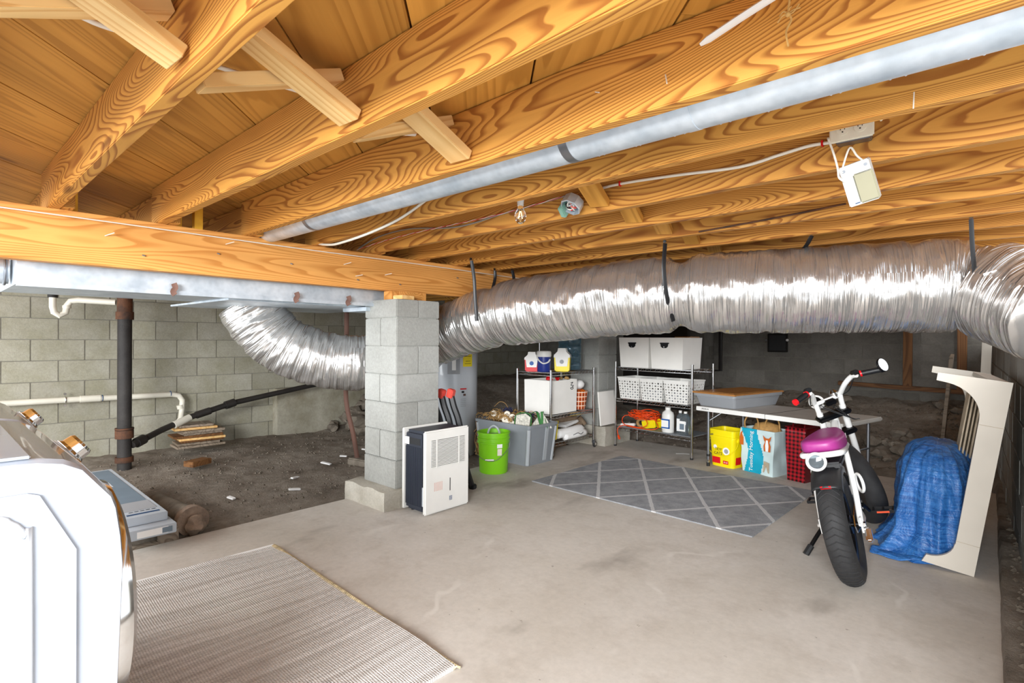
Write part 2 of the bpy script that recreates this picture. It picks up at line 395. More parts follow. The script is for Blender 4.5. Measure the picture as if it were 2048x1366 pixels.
def text(name, body, size, mat, parent, loc, rot, ext=.0006, align='CENTER', sx=1):
    cu = bpy.data.curves.new(name, 'FONT'); cu.body = body; cu.size = size; cu.extrude = ext; cu.align_x = align; cu.align_y = 'CENTER'
    cu.materials.append(M_[mat]); tmp = bpy.data.objects.new(name, cu); COL.objects.link(tmp)
    me = bpy.data.meshes.new_from_object(tmp); bpy.data.objects.remove(tmp)
    o = bpy.data.objects.new(name, me); COL.objects.link(o); o.parent = parent
    o.location = loc; o.rotation_euler = rot; o.scale = (sx, 1, 1); return o
RX = PI/2

# ============================================================ SETTING
# ---- slab
fl = obj('floor', bx(bm_(), -3.58, .06, -.8, 5.75, -.10, 0), 'slab', smooth=False); fl['kind'] = 'structure'
fl['label'] = 'scuffed grey concrete slab floor'
# ---- ground
def gh(x, y):
    t = (x+6.7)/3.1; t = min(1, max(0, t))
    s1 = (y-3.2-2.5*t)/3.3; s1 = min(1, max(0, s1)); s1 = s1*s1*(3-2*s1)
    h = .56*s1 - .02
    if x > .02: h = max(h, .05)
    e = noise.noise(Vector((x*1.3, y*1.3, 0)))*.03+noise.noise(Vector((x*5, y*5, 3)))*.018+noise.noise(Vector((x*14, y*14, 5)))*.012
    if y > 5.8 and x > -4: e *= 1.9
    h += e
    if -4.0 < x < -3.56 and y < 5.8: h = min(h, -.035+e*.4)
    if -3.57 < x < .04 and y < 5.72: h = -.16
    return h
x0, x1, y0, y1, st = -6.75, .42, -.8, 8.4, .04
nx, ny = int((x1-x0)/st)+1, int((y1-y0)/st)+1
vs = [(x0+i*st, y0+j*st, gh(x0+i*st, y0+j*st)) for j in range(ny) for i in range(nx)]
fs = [(j*nx+i, j*nx+i+1, (j+1)*nx+i+1, (j+1)*nx+i) for j in range(ny-1) for i in range(nx-1)]
me = bpy.data.meshes.new('ground'); me.from_pydata(vs, [], fs); me.materials.append(M_['dirt'])
for p in me.polygons: p.use_smooth = True
g = bpy.data.objects.new('ground', me); COL.objects.link(g); g['kind'] = 'structure'; g['label'] = 'bare brown dirt of the crawl space'
# ---- gravel (stuff) and rocks
rnd = random.Random(3)
V, Fc = [], []
for i in range(2600):
    if rnd.random() < .6: x, y = rnd.uniform(-6.6, -3.7), rnd.uniform(.4, 6)
    elif rnd.random() < .8: x, y = rnd.uniform(-3.6, 0), rnd.uniform(5.9, 8.2)
    else: x, y = rnd.uniform(.09, .15), rnd.uniform(1.5, 5.8)
    r = rnd.uniform(.004, .016)*(1.5 if y > 5.9 else 1); z = gh(x, y)+r*.2; b = len(V)
    for dx, dy, dz in ((1, 0, 0), (0, 1, 0), (-1, 0, 0), (0, -1, 0), (0, 0, .8), (.2, .1, -.8)):
        V.append((x+dx*r*rnd.uniform(.6, 1.3), y+dy*r*rnd.uniform(.6, 1.3), z+dz*r))
    for q in ((0, 1, 4), (1, 2, 4), (2, 3, 4), (3, 0, 4), (1, 0, 5), (2, 1, 5), (3, 2, 5), (0, 3, 5)): Fc.append(tuple(b+k for k in q))
me = bpy.data.meshes.new('gravel'); me.from_pydata(V, [], Fc); me.materials.append(M_['rock'])
gr = bpy.data.objects.new('gravel', me); COL.objects.link(gr); gr['kind'] = 'stuff'; tag(gr, 'small loose gravel scattered over the crawl space dirt', 'gravel')
rocks = [mesh_of('rock', rock(bm_(), (0, 0, 0), .1, k), 'rock', .5) for k in range(5)]
def put_rock(x, y, sc, label, group):
    o = bpy.data.objects.new('rock', rnd.choice(rocks)); COL.objects.link(o); o.scale = (sc,)*3
    o.location = (x, y, gh(x, y)+.04*sc); o.rotation_euler = (0, 0, rnd.uniform(0, 6)); tag(o, label, 'rock', group); return o
for i in range(46):
    a = rnd.uniform(0, 1); r_ = rnd.gauss(0, .28); o = put_rock(-6.3+rnd.gauss(0, .22), 4.35+rnd.gauss(0, .34), rnd.uniform(.8, 1.9), 'rough broken rock in the rubble pile by the stained wall, left of the near pillar', 'rubble pile rocks')
    d = math.hypot(o.location.x+6.35, o.location.y-4.35); o.location.z += max(0, .34-.55*d)*rnd.uniform(.6, 1)
for i in range(42):
    put_rock(rnd.uniform(-3.1, -.15), rnd.uniform(6.1, 8.1), rnd.uniform(.35, 1.2), 'flat dirty rock on the dirt bank below the vent wall', 'rocks on the back dirt bank')
# ---- block walls
BL, BH = .4064, .2032
bmesh_w = bx(bm_(), -BL/2+.004, BL/2-.004, -.03, .03, -BH/2+.004, BH/2-.004, bev=.004)
blk = {m: mesh_of('block', box(bm_(), (0, 0, 0), (BL-.007, .06, BH-.007), bev=.004), m, False) for m in ('block', 'dblock', 'pblock')}
def cutblk(w, m):
    return mesh_of('block', box(bm_(), (0, 0, 0), (w-.007, .06, BH-.007), bev=.004), m, False)
def block_wall(name, label, a, b, z0, rows, m, inward, rowfn=None, backm='mortar', th=.2):
    a, b = Vector(a+(0,)), Vector(b+(0,)); d = b-a; L = d.length; u = d.normalized(); ang = math.atan2(u.y, u.x)
    nrm = Vector((inward[0], inward[1], 0)).normalized()
    bm = bm_(); mid = (a+b)/2-nrm*(th/2); zt = z0+rows*BH
    box(bm, (mid.x, mid.y, (z0+zt)/2), (L, th-.006, zt-z0), rot=(0, 0, ang))
    w = obj(name, bm, backm, smooth=False); w['kind'] = 'structure'; w['label'] = label
    for r in range(rows):
        off = (BL/2 if r % 2 else 0)
        x = -off
        while x < L-.02:
            xa, xb = max(0, x), min(L, x+BL)
            x += BL
            if xb-xa < .05: continue
            z = z0+(r+.5)*BH
            if rowfn and not rowfn((a+u*((xa+xb)/2)), z): continue
            full = abs(xb-xa-BL) < 1e-3
            me = blk[m] if full else cutblk(xb-xa, m)
            p = a+u*((xa+xb)/2)-nrm*(.027+random.uniform(-.0015, .0015))
            obj('block', me, m, w, loc=(p.x, p.y, z), rot=(0, 0, ang))
    return w
wl = block_wall('wall_left', 'long grey concrete block wall of the crawl space', (-6.75, -.3), (-6.75, 8.35), -.05, 10, 'block', (1, 0), lambda p, z: z > gh(-6.7, p.y)-.15)
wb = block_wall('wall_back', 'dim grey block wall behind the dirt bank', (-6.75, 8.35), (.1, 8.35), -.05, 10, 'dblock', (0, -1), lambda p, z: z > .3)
wr = block_wall('wall_right', 'rough grey block wall at the right', (.19, 1.6), (.012, 8.35), -.05, 6, 'pblock', (-1, 0))
s_ = obj('trim_1', bx(bm_(), -6.75, -6.62, 3.0, 6.4, -.1, .56, bev=.006), 'stained', smooth=False); s_['kind'] = 'structure'; s_['label'] = 'smooth stained concrete footing strip along the left wall'
# ---- ceiling : subfloor boards, joists, bridging
ceil = struct('ceiling', 'open floor framing of orange fir joists under diagonal boards')
ZT = 2.0; R0 = (-6.9, .35, -.8, 8.5)
def clip(poly, n, d):
    out = []
    for i in range(len(poly)):
        p, q = poly[i], poly[(i+1) % len(poly)]; a = p[0]*n[0]+p[1]*n[1]-d; b = q[0]*n[0]+q[1]*n[1]-d
        if a <= 0: out.append(p)
        if a*b < 0: t = a/(a-b); out.append((p[0]+(q[0]-p[0])*t, p[1]+(q[1]-p[1])*t))
    return out
q2 = math.sqrt(.5)
u0 = -1.86-.334*10
for k in range(40):
    ua, ub = u0+.334*k+.003, u0+.334*(k+1)-.003
    cut = rnd.uniform(-2, 4)
    for (va, vb) in ((-20, cut-.001), (cut+.001, 20)):
        poly = [(R0[0], R0[2]), (R0[1], R0[2]), (R0[1], R0[3]), (R0[0], R0[3])]
        poly = clip(poly, (q2, q2), ub); poly = clip(poly, (-q2, -q2), -ua) if poly else poly
        poly = clip(poly, (-q2, q2), vb) if poly else poly; poly = clip(poly, (q2, -q2), -va) if poly else poly
        if len(poly) < 3: continue
        # local frame : x along (-q2,q2)
        T = [((-p[0]+p[1])*q2, -(p[0]+p[1])*q2) for p in poly]
        bm = bm_(); A = [bm.verts.new((x, y, 0)) for x, y in T]; B = [bm.verts.new((x, y, .022)) for x, y in T]
        bm.faces.new(A); bm.faces.new(B[::-1])
        for i in range(len(T)): bm.faces.new((A[i], B[i], B[(i+1) % len(T)], A[(i+1) % len(T)]))
        bmesh.ops.recalc_face_normals(bm, faces=bm.faces[:])
        obj('subfloor_board', bm, 'board', ceil, smooth=False, loc=(0, 0, ZT+rnd.uniform(0, .0015)), rot=(0, 0, PI*.75))
obj('light_leak_blocker', bx(bm_(), -6.9, .35, -.8, 8.5, 2.026, 2.04), 'darkvoid', ceil, smooth=False)  # added dark sheet above the boards, keeps sky light out of the gaps
JY = [-.02, .405, .843, 1.275, 1.70, 2.13, 2.535, 2.925, 3.34, 3.745, 4.16, 4.57, 4.98, 5.39, 5.80, 6.21, 6.62, 7.03, 7.44, 7.85]
JW = .044
def plank(x0, x1, y, w, z0, z1, name, mat, parent, bev=.003):
    L = x1-x0; return obj(name, box(bm_(), (0, 0, 0), (L, w, z1-z0), bev=bev), mat, parent, smooth=False, loc=((x0+x1)/2, y, (z0+z1)/2))
JE = {.405: -3.472, .843: -3.372, 1.275: -3.295}
for y in JY:
    plank(JE.get(y, -3.36), .40, y+JW/2, JW, 1.80, 1.998, 'joist', 'joist', ceil)
    plank(-6.75, -3.20, y+JW*1.5+.002, JW, 1.80, 1.998, 'joist', 'joist', ceil)
# cross bridging pieces
def brace(p, q, w, t, mat='pale'):
    p, q = Vector(p), Vector(q); d = q-p; L = d.length
    bm = box(bm_(), (0, 0, 0), (L, w, t), bev=.002)
    o = obj('bridging_strut', bm, mat, ceil, smooth=False); x = d.normalized(); y = Vector((1, 0, 0)); y = (y-x*y.dot(x)).normalized(); z = x.cross(y)
    o.matrix_world = Matrix(((x.x, y.x, z.x, (p.x+q.x)/2), (x.y, y.y, z.y, (p.y+q.y)/2), (x.z, y.z, z.z, (p.z+q.z)/2), (0, 0, 0, 1))); return o
for i in range(9):
    ya, yb = JY[i]+JW, JY[i+1]
    XB = -1.375 if i < 3 else (-1.37-.01*i)
    if i == 3: XB = -1.42
    if i == 3: continue
    if i >= 4: XB = (-1.355, -1.40, -1.42, -1.43, -1.44)[i-4]
    brace((XB+(.02 if i < 4 else .07), ya+.01, 1.975), (XB, yb-.012, 1.832), .092, .034, 'pale' if i < 4 else 'board')
    brace((XB-.075, ya+.01, 1.822), (XB-.075, yb-.01, 1.975), .060, .034, 'pale' if i < 4 else 'board')
# ---- beam
bmth = thing('support_beam', 'heavy orange timber beam carrying the joists over the near pillar', 'beam', (-3.31, 3.4, 1.55))
bo = obj('beam_timber', box(bm_(), (0, 0, 0), (8.9, .085, .215), bev=.005), 'beam', bmth, smooth=False, loc=(0, 0, .108), rot=(0, 0, RX))
bo = obj('top_plate', box(bm_(), (0, 0, 0), (8.9, .078, .034), bev=.003), 'beam', bmth, smooth=False, loc=(0, 0, .2335), rot=(0, 0, RX))
nl = bm_()
for k in range(15):
    y = -2.6+k*.42+rnd.uniform(-.1, .1); z = rnd.uniform(.04, .19); cyl(nl, (.042, y, z), (.052, y+.01, z-.004), .004, seg=8)
obj('nail_heads', nl, 'steel', bmth)['kind'] = 'stuff'
for k, (y, z, a) in enumerate(((.62, 1.70, .5), (1.18, 1.735, .45), (1.93, 1.70, .5), (2.02, 1.63, .3), (2.26, 1.66, .4))):
    tag(obj('bent_nail', cyl(bm_(), (-3.267, y, z), (-3.225, y+.03, z+.028*a), .0022, seg=6), 'cream'), ['leftmost pale nail in the beam face, above the black soil pipe', 'pale nail high on the beam face above the foil elbow', 'pale nail on the beam face just left of the near pillar', 'low pale nail on the beam face left of the wood shims', 'pale nail on the beam face above the near pillar'][k], 'nail', 'nails in the beam')
cb = tag(obj('thin_wire', tube(bm_(), [(-3.264, y, 1.769+.002*math.sin(y*3)) for y in np.arange(-.6, 4.3, .15)], .0032, 6), 'cable', smooth=True), 'thin white wire stapled along the upper edge of the beam', 'wire')
# yellow cleats between lapped joists
for y, h in ((.478, .19), (.925, .19), (1.03, .20), (1.345, .19)):
    tag(obj('wood_cleat', bx(bm_(), -3.345, -3.30, y, y+.042, 1.80, 1.80+h, bev=.002), 'yellow', smooth=False),
        {.478: 'short yellow pine cleat on the beam beside the leftmost joist end', .925: 'yellow pine cleat tight against the second joist end on the beam', 1.03: 'tall yellow pine cleat standing free between two joist ends on the beam', 1.345: 'small yellow pine cleat on the beam under the round metal pipe'}[y], 'wood block')
# ---- pillars
def pillar(x0, y0, z0, courses, m, label, capz=None):
    t = thing('block_pillar', label, 'pillar', (x0+.2, y0+.195, 0))
    core = bx(bm_(), -.185, .185, -.178, .178, z0-.02, z0+courses*BH+(.08 if capz else 0)); obj('mortar_core', core, 'pmortar' if m == 'pblock' else 'mortar', t, smooth=False)
    A = mesh_of('block', bx(bm_(), -.1975, .1975, -.0975, .0975, -.1, .1, bev=.005), m, False)
    B = mesh_of('block', bx(bm_(), -.0985, .0985, -.195, .195, -.1, .1, bev=.005), m, False)
    for k in range(courses):
        z = z0+(k+.5)*BH; j = random.uniform(-.002, .002)
        if k % 2 == 0:
            for sy in (-1, 1): obj('block', A, m, t, loc=(j, sy*.0985, z))
        else:
            for sx in (-1, 1): obj('block', B, m, t, loc=(sx*.1, j, z))
    if capz:
        C = mesh_of('cap_block', bx(bm_(), -.1985, .1985, -.098, .098, -(capz-z0-courses*BH)/2+.003, (capz-z0-courses*BH)/2, bev=.006), m, False)
        for sy in (-1, 1): obj('cap_block', C, m, t, loc=(0, sy*.0985, (capz+z0+courses*BH)/2))
    return t
def footing(x0, x1, y0, y1, h, label):
    bm = bm_(); bmesh.ops.create_cube(bm, size=1); bmesh.ops.subdivide_edges(bm, edges=bm.edges[:], cuts=9, use_grid_fill=True)
    for v in bm.verts:
        top = v.co.z > .4
        side = max(abs(v.co.x), abs(v.co.y)) > .45
        v.co = Vector(((x0+x1)/2+v.co.x*(x1-x0), (y0+y1)/2+v.co.y*(y1-y0), h/2+v.co.z*h))
        n = noise.noise_vector(v.co*9)*(.016 if side else .008); v.co += Vector((n.x*.6, n.y*.6, n.z*(1 if top else 0)))
        if v.co.z < .01: v.co.z = -.06
    return tag(obj('concrete_footing', bm, 'footing', smooth=.7), label, 'footing')
footing(-3.60, -3.10, 2.15, 2.76, .135, 'rough concrete footing under the near block pillar')
pillar(-3.52, 2.26, .13, 6, 'pblock', 'tall pale grey block pillar standing beside the dehumidifier', 1.482)
footing(-3.95, -3.22, 5.17, 5.72, .22, 'concrete footing under the far pillar, behind the caster of the rolling shelf')
pillar(-3.73, 5.2, .215, 6, 'pblock', 'far pale block pillar between the two wire shelves', 1.54)
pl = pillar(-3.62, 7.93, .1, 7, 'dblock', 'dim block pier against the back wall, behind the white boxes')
tag(obj('wood_shim', bx(bm_(), -3.34, -3.24, 2.30, 2.62, 1.484, 1.549, bev=.003), 'beam', smooth=False), 'thick orange wood shim between the near pillar and the beam', 'wood block')
tag(obj('wood_shim', box(bm_(), (-3.19, 2.37, 1.499), (.09, .13, .028), rot=(0, 0, .2), bev=.003), 'pale', smooth=False), 'small pale loose wood wedge lying on top of the near pillar', 'wood block')

# ============================================================ DUCTS
def flex_duct():
    path = [(-4.30, 1.72, 1.47), (-4.26, 1.78, 1.34), (-4.19, 1.93, 1.16), (-4.05, 2.17, 1.04), (-3.86, 2.46, 1.00), (-3.70, 2.76, 1.07), (-3.46, 3.00, 1.24), (-2.94, 3.09, 1.385), (-2.3, 3.15, 1.45), (-1.69, 3.26, 1.495), (-.85, 3.50, 1.50), (-.17, 3.70, 1.50), (.08, 3.62, 1.43), (.26, 3.42, 1.33)]
    P = spline(path, 52); n = len(P); seg = 84
    bm = bm_(); uvl = bm.loops.layers.uv.new('UVMap'); s = [0]
    for a, b in zip(P, P[1:]): s.append(s[-1]+(b-a).length)
    straps = [(-2.92, .032), (-1.49, .05), (-.06, .035), (-3.95, .0)]
    rings = []; u = None
    for i, p in enumerate(P):
        t = (P[min(i+1, n-1)]-P[max(i-1, 0)]).normalized()
        if u is None: u = t.cross(Vector((0, 1, 0))).normalized()
        u = (u-t*u.dot(t)).normalized(); w = t.cross(u)
        R = .222 if s[i] < 1.5 else .222+.026*min(1, (s[i]-1.5)/1.0)
        for sx, dp in straps:
            if sx > -3.5: R -= dp*math.exp(-((p.x-sx)/.06)**2)
        ring = []
        for k in range(seg):
            a = 2*PI*k/seg; q = Vector((s[i]*15, math.cos(a)*1.1, math.sin(a)*1.1)); q2_ = Vector((s[i]*34+math.sin(a*3), math.cos(a)*2.6, math.sin(a)*2.6))
            r = R+.009*(1-abs(noise.noise(q))*3)+.002*noise.noise(q2_)+.0012*math.sin(s[i]*95+3*noise.noise(q))
            ring.append(bm.verts.new(p+(u*math.cos(a)+w*math.sin(a))*r))
        rings.append(ring)
    for i in range(n-1):
        for k in range(seg):
            f = bm.faces.new((rings[i][k], rings[i][(k+1) % seg], rings[i+1][(k+1) % seg], rings[i+1][k]))
            for lp, (uu, vv) in zip(f.loops, ((s[i], k/seg), (s[i], (k+1)/seg), (s[i+1], (k+1)/seg), (s[i+1], k/seg))): lp[uvl].uv = (uu, vv)
    bm.faces.new(rings[0][::-1]); bm.faces.new(rings[-1])
    t = thing('flexible_duct', 'large silver foil flexible duct sweeping behind the near pillar and across the room', 'duct', (0, 0, 0))
    obj('foil_sleeve', bm, 'foil', t, smooth=True)
    lb = obj('sleeve_label', box(bm_(), (-.005, 3.40, 1.53), (.05, .002, .012), rot=(0, -.3, 0)), 'label_w', t)
    return t
flex_duct()
def strap(name, top, half, label, wrap=None):
    bm = bm_(); tube(bm, [top]+half, .013, 6, smooth=5, flat=.22)
    cyl(bm, (top[0], top[1]-.002, top[2]+.012), (top[0], top[1]-.010, top[2]+.01), .010, seg=8)
    return tag(obj(name, bm, 'strap', smooth=.6), label, 'strap')
strap('hanger_strap', (-2.93, 2.80, 1.795), [(-2.93, 2.83, 1.66), (-2.93, 2.84, 1.53), (-2.93, 2.86, 1.34)], 'thin black strap hanging the foil duct just right of the near pillar')
strap('hanger_strap', (-1.49, 3.06, 1.795), [(-1.49, 3.045, 1.64), (-1.485, 3.075, 1.48), (-1.48, 3.16, 1.32)], 'black strap pinching the foil duct at its middle')
strap('hanger_strap', (-.075, 3.40, 1.795), [(-.07, 3.43, 1.66), (-.06, 3.455, 1.5), (-.065, 3.52, 1.36)], 'wide black strap around the right end of the foil duct')
strap('hanger_strap', (-.76, 3.38, 1.795), [(-.79, 3.42, 1.76), (-.83, 3.47, 1.73)], 'short slanted black strap above the foil duct, right of its middle')
strap('hanger_strap', (-3.2, 3.34, 1.795), [(-3.2, 3.34, 1.72), (-3.2, 3.3, 1.6)], 'black metal strap behind the duct beside the beam, nearer one')
strap('hanger_strap', (-3.08, 3.43, 1.795), [(-3.06, 3.43, 1.72), (-3.03, 3.4, 1.6)], 'black metal strap behind the duct beside the beam, farther one')
# sheet metal trunk duct
t = thing('trunk_duct', 'rectangular galvanised sheet metal duct under the timber beam', 'duct', (-3.75, 1.6, 1.45))
obj('duct_box', bx(bm_(), -.42, .33, -1.29, 1.05, 0.0, .17, bev=.003), 'galv', t, smooth=False)
obj('seam_flange', bx(bm_(), .325, .345, -1.29, 1.05, -.012, .012), 'galv', t, smooth=False)
obj('takeoff_plate', bx(bm_(), -.95, .20, -.30, .98, -.014, -.001, bev=.002), 'galv', t, smooth=False)
obj('end_bracket', bx(bm_(), -.02, .30, .62, 1.02, -.045, -.016, bev=.003), 'galv', t, smooth=False)
for i, (y, x) in enumerate(((.955, -3.405), (1.66, -3.405), (2.04, -3.405))):
    bm = bm_(); tube(bm, [(x+.014, y, 1.50), (x+.018, y+.006, 1.475), (x+.012, y-.004, 1.455), (x+.018, y+.004, 1.435)], .016, 6, smooth=3, flat=.15)
    tag(obj('duct_clip', bm, 'tape', smooth=.6), ['rust brown metal clip on the sheet metal duct above the black stack pipe', 'bent rust brown clip on the sheet metal duct above the foil elbow', 'rust brown clip on the sheet metal duct next to the pillar'][i], 'clip')
t = thing('round_duct', 'short round galvanised pipe entering the left end of the trunk duct', 'duct', (-3.62, .2, 1.53))
obj('pipe_sleeve', cyl(bm_(), (0, -1.2, 0), (0, .10, 0), .072, seg=28), 'galv', t, smooth=.6)
obj('collar', torus(bm_(), (0, .085, 0), .074, .007, rot=(RX, 0, 0)), 'steel', t)
bm = bm_(); tube(bm, [(-4.6, 2.75, 1.45), (-4.58, 2.74, 1.0), (-4.6, 2.75, .6), (-4.52, 2.78, .28), (-4.47, 2.8, .02)], .022, 6, smooth=4, flat=.35)
tag(obj('hanging_strip', bm, 'tape'), 'dark weathered strip hanging down to the dirt behind the foil elbow', 'strip')
# round duct between joists
t = thing('round_vent_pipe', 'long round galvanised pipe hung between two joists', 'pipe', (0, 1.432, 1.859))
bm = bm_(); cyl(bm, (-3.7, 0, 0), (.4, 0, 0), .075, seg=32, cap=True); obj('pipe_barrel', bm, 'galv', t, smooth=.6)
for x in (-1.02, -2.72, -.62): obj('joint_band', cyl(bm_(), (x-.016, 0, 0), (x+.016, 0, 0), .0765, seg=32), 'steel' if x != -.62 else 'galv', t, smooth=.6)
bm = bm_()
for x in np.arange(-.95, .1, .13):
    for d in (0, .025): bmesh.ops.create_icosphere(bm, subdivisions=1, radius=.004, matrix=Matrix.Translation((x+d+rnd.uniform(-.01, .01), .045, -.0605)))
obj('dimple', bm, 'galv', t)['kind'] = 'stuff'

# ============================================================ WIRING
def wire(name, pts, r, mat, label, cat='cable', sm=6, flat=1, seg=6): return tag(obj(name, tube(bm_(), pts, r, seg, smooth=sm, flat=flat), mat, smooth=True), label, cat)
wire('flat_cable', [(-2.10, 1.690, 1.90), (-2.117, 1.690, 1.884), (-2.324, 1.688, 1.826), (-2.603, 1.68, 1.785), (-2.866, 1.68, 1.768), (-3.03, 1.70, 1.776), (-3.22, 1.72, 1.808), (-3.3, 1.74, 1.85)], .0075, 'cable', 'thick white cable curving from the round pipe down to the beam')
ec = thing('electrical_cable', 'white cable stapled along a joist from junction box to outlet', 'cable', (0, 0, 0))
obj('sheath', tube(bm_(), [(-1.40, 2.12, 1.902), (-1.246, 2.121, 1.906), (-.995, 2.121, 1.892), (-.729, 2.121, 1.872), (-.585, 2.121, 1.886), (-.486, 2.121, 1.896), (-.40, 2.12, 1.89)], .0065, 6, smooth=6), 'cable', ec, smooth=True)
for x, z in ((-1.252, 1.905), (-.445, 1.893)): obj('staple', bx(bm_(), x-.003, x+.003, 2.110, 2.129, z-.010, z+.012, bev=.002), 'red', ec)
wire('grey_cable', [(-3.38, 2.115, 1.848), (-3.14, 2.12, 1.900), (-2.805, 2.12, 1.909), (-2.416, 2.12, 1.864), (-2.2, 2.12, 1.862), (-2.005, 2.12, 1.879), (-1.64, 2.12, 1.899), (-1.50, 2.10, 1.902)], .0045, 'gcable', 'thin grey cable running along the joist behind the bulb')
for k, mt in enumerate(('red', 'cable')):
    wire('twisted_wire', [(-3.40+.05*j, 2.112+.002*math.sin(j*2.2+k*PI), 1.838+.0019*j+.0025*math.cos(j*2.2+k*PI)+.012*math.sin(j*.16)) for j in range(38)], .0018, mt, ['red strand of the thin twisted wire pair on the joist behind the bulb', 'white strand of the thin twisted wire pair on the joist behind the bulb'][k], 'wire', 2, seg=5)
wire('ceiling_cable', [(-1.66, -.3, 1.985), (-1.651, .185, 1.982), (-1.652, .302, 1.975), (-1.66, .40, 1.984), (-1.655, .5, 1.975), (-1.648, .68, 1.978), (-1.643, .84, 1.985), (-1.65, 1.0, 1.968), (-1.70, 1.15, 1.975), (-1.637, 1.3, 1.985)], .007, 'cable', 'white cable passing through the joists above the bridging')
t = thing('outlet_box', 'ivory duplex outlet box screwed to a joist', 'outlet', (-.352, 2.10, 1.903))
obj('cover_plate', box(bm_(), (0, -.016, 0), (.128, .01, .058), bev=.004), 'ivory', t); obj('back_box', box(bm_(), (.004, .006, -.004), (.10, .042, .058), bev=.003), 'steel', t)
for x in (-.024, .026):
    f = obj('socket', lathe(bm_(), [(.0001, 0), (.017, 0), (.018, .005), (.0001, .006)], 20, (x, -.019, .008), (RX, 0, 0)), 'ivory', t)
    for dx in (-.006, .006): obj('slot', box(bm_(), (x+dx, -.0255, .012), (.002, .001, .008)), 'ink', f)
    obj('slot', box(bm_(), (x, -.0255, .001), (.004, .001, .004)), 'ink', f)
obj('cord_stub', tube(bm_(), [(.05, -.02, .026), (.075, -.022, .03), (.088, -.018, .022), (.08, -.01, .016)], .0035, 6, smooth=4), 'ivory', t)
t = thing('utility_light', 'small white hanging utility light with a frosted side window', 'light fixture', (-.325, 2.075, 1.725), rot=(.35, -.20, -.05))
obj('housing', box(bm_(), (0, 0, 0), (.085, .052, .135), bev=.003), 'housing', t); obj('diffuser', box(bm_(), (.018, -.024, -.016), (.056, .012, .098), bev=.004), 'diff', t)
for x in (-.03, .032): obj('screw', cyl(bm_(), (x, -.0265, .052), (x, -.029, .052), .005, seg=10), 'steel', t)
obj('screw', cyl(bm_(), (-.032, -.0265, .005), (-.032, -.031, .005), .005, seg=10), 'white', t); obj('badge', box(bm_(), (-.018, -.0265, -.06), (.014, .001, .003)), 'inkblue', t)
obj('hanging_cord', tube(bm_(), [(-.034, -.028, .05), (-.026, -.012, .075), (0, .012, .118), (.014, -.004, .085), (.034, -.026, .055)], .0032, 6, smooth=6), 'cable', t, smooth=True)
obj('power_cord', tube(bm_(), [(-.052, .02, .175), (-.046, .0, .12), (-.044, -.02, .07), (-.046, -.032, .04), (-.034, -.031, .02)], .0035, 6, smooth=6), 'cable', t, smooth=True)
t = thing('junction_box', 'open octagonal steel junction box full of wires', 'electrical box', (-1.475, 2.062, 1.838), rot=(-.55, .25, .1))
obj('steel_ring', lathe(bm_(), [(.03, .028), (.05, .028), (.052, -.02), (.047, -.022), (.046, .02), (.0001, .021)], 8), 'galv', t, smooth=False)
obj('plastic_box', box(bm_(), (-.05, .03, 0), (.03, .06, .075), bev=.004), 'teal2', t)
for k in range(7):
    a = k*.9; obj('wire_end', tube(bm_(), [(.03*math.cos(a), .03*math.sin(a), .01), (.015*math.cos(a+1), .015*math.sin(a+1), -.02), (.028*math.cos(a+2), .028*math.sin(a+2), -.012), (.02*math.cos(a+3), .01, -.004)], .003, 5, smooth=4), ['red', 'cable', 'ink', 'cable', 'galv', 'coral', 'cable'][k], t)
t = thing('light_bulb', 'clear filament bulb hanging in a white socket', 'bulb', (-1.70, 1.95, 1.80))
obj('glass_globe', lathe(bm_(), [(.002, -.042), (.014, -.037), (.024, -.024), (.0285, -.006), (.026, .010), (.018, .028), (.0125, .042), (.0125, .05)], 24), 'glass', t, smooth=True)
obj('socket', lathe(bm_(), [(.013, .046), (.015, .046), (.0165, .066), (.018, .0755), (.001, .0755)], 20), 'white', t)
fm = bm_()
for a in range(4): cyl(fm, (.002*math.cos(a*1.57), .002*math.sin(a*1.57), .016), (.009*math.cos(a*1.57), .009*math.sin(a*1.57), -.012), .0009, seg=5)
s = NT('warm_filament'); fmat = s.set(Base_Color=lin('#FFE9A0'), Emission_Color=lin('#FFDF90'), Emission_Strength=6); obj('filament', fm, fmat, t)
tag(obj('threaded_rod', tube(bm_(), [(-1.214, 2.905, 1.806), (-.848, 2.905, 1.823), (-.51, 2.905, 1.846)], .005, 6, smooth=4), 'rust'), 'rusty toothed rod lying along the underside of a far joist', 'rod')
tag(obj('white_stick', tube(bm_(), [(-.52, 1.245, 1.905), (-.44, 1.24, 1.925), (-.36, 1.235, 1.943), (-.2, 1.23, 1.98)], .011, 8, smooth=4, radii=[.006]+[.0115]*12, flat=.6), 'white'), 'smooth white rod tied under the third joist', 'rod')
jt = thing('jute_string', 'knotted piece of frayed jute string hanging on the third joist', 'string', (-.331, 1.262, 1.90))
jb = tube(bm_(), [(.004, 0, .09), (.002, -.004, .04), (0, -.006, .012), (.006, -.006, -.008), (-.004, -.006, -.03), (.0, -.004, -.062)], .0022, 5, smooth=4)
for a in (.2, 2.4, 3.6, 5.8, 1.3): tube(jb, [(0, -.006, .008), (.012*math.cos(a), -.01, .008+.008*math.sin(a)), (.024*math.cos(a), -.006, .008+.012*math.sin(a*1.3))], .0016, 5, smooth=3)
bmesh.ops.create_icosphere(jb, subdivisions=2, radius=.006, matrix=Matrix.Translation((0, -.006, .006))); obj('strand', jb, 'jute', jt)
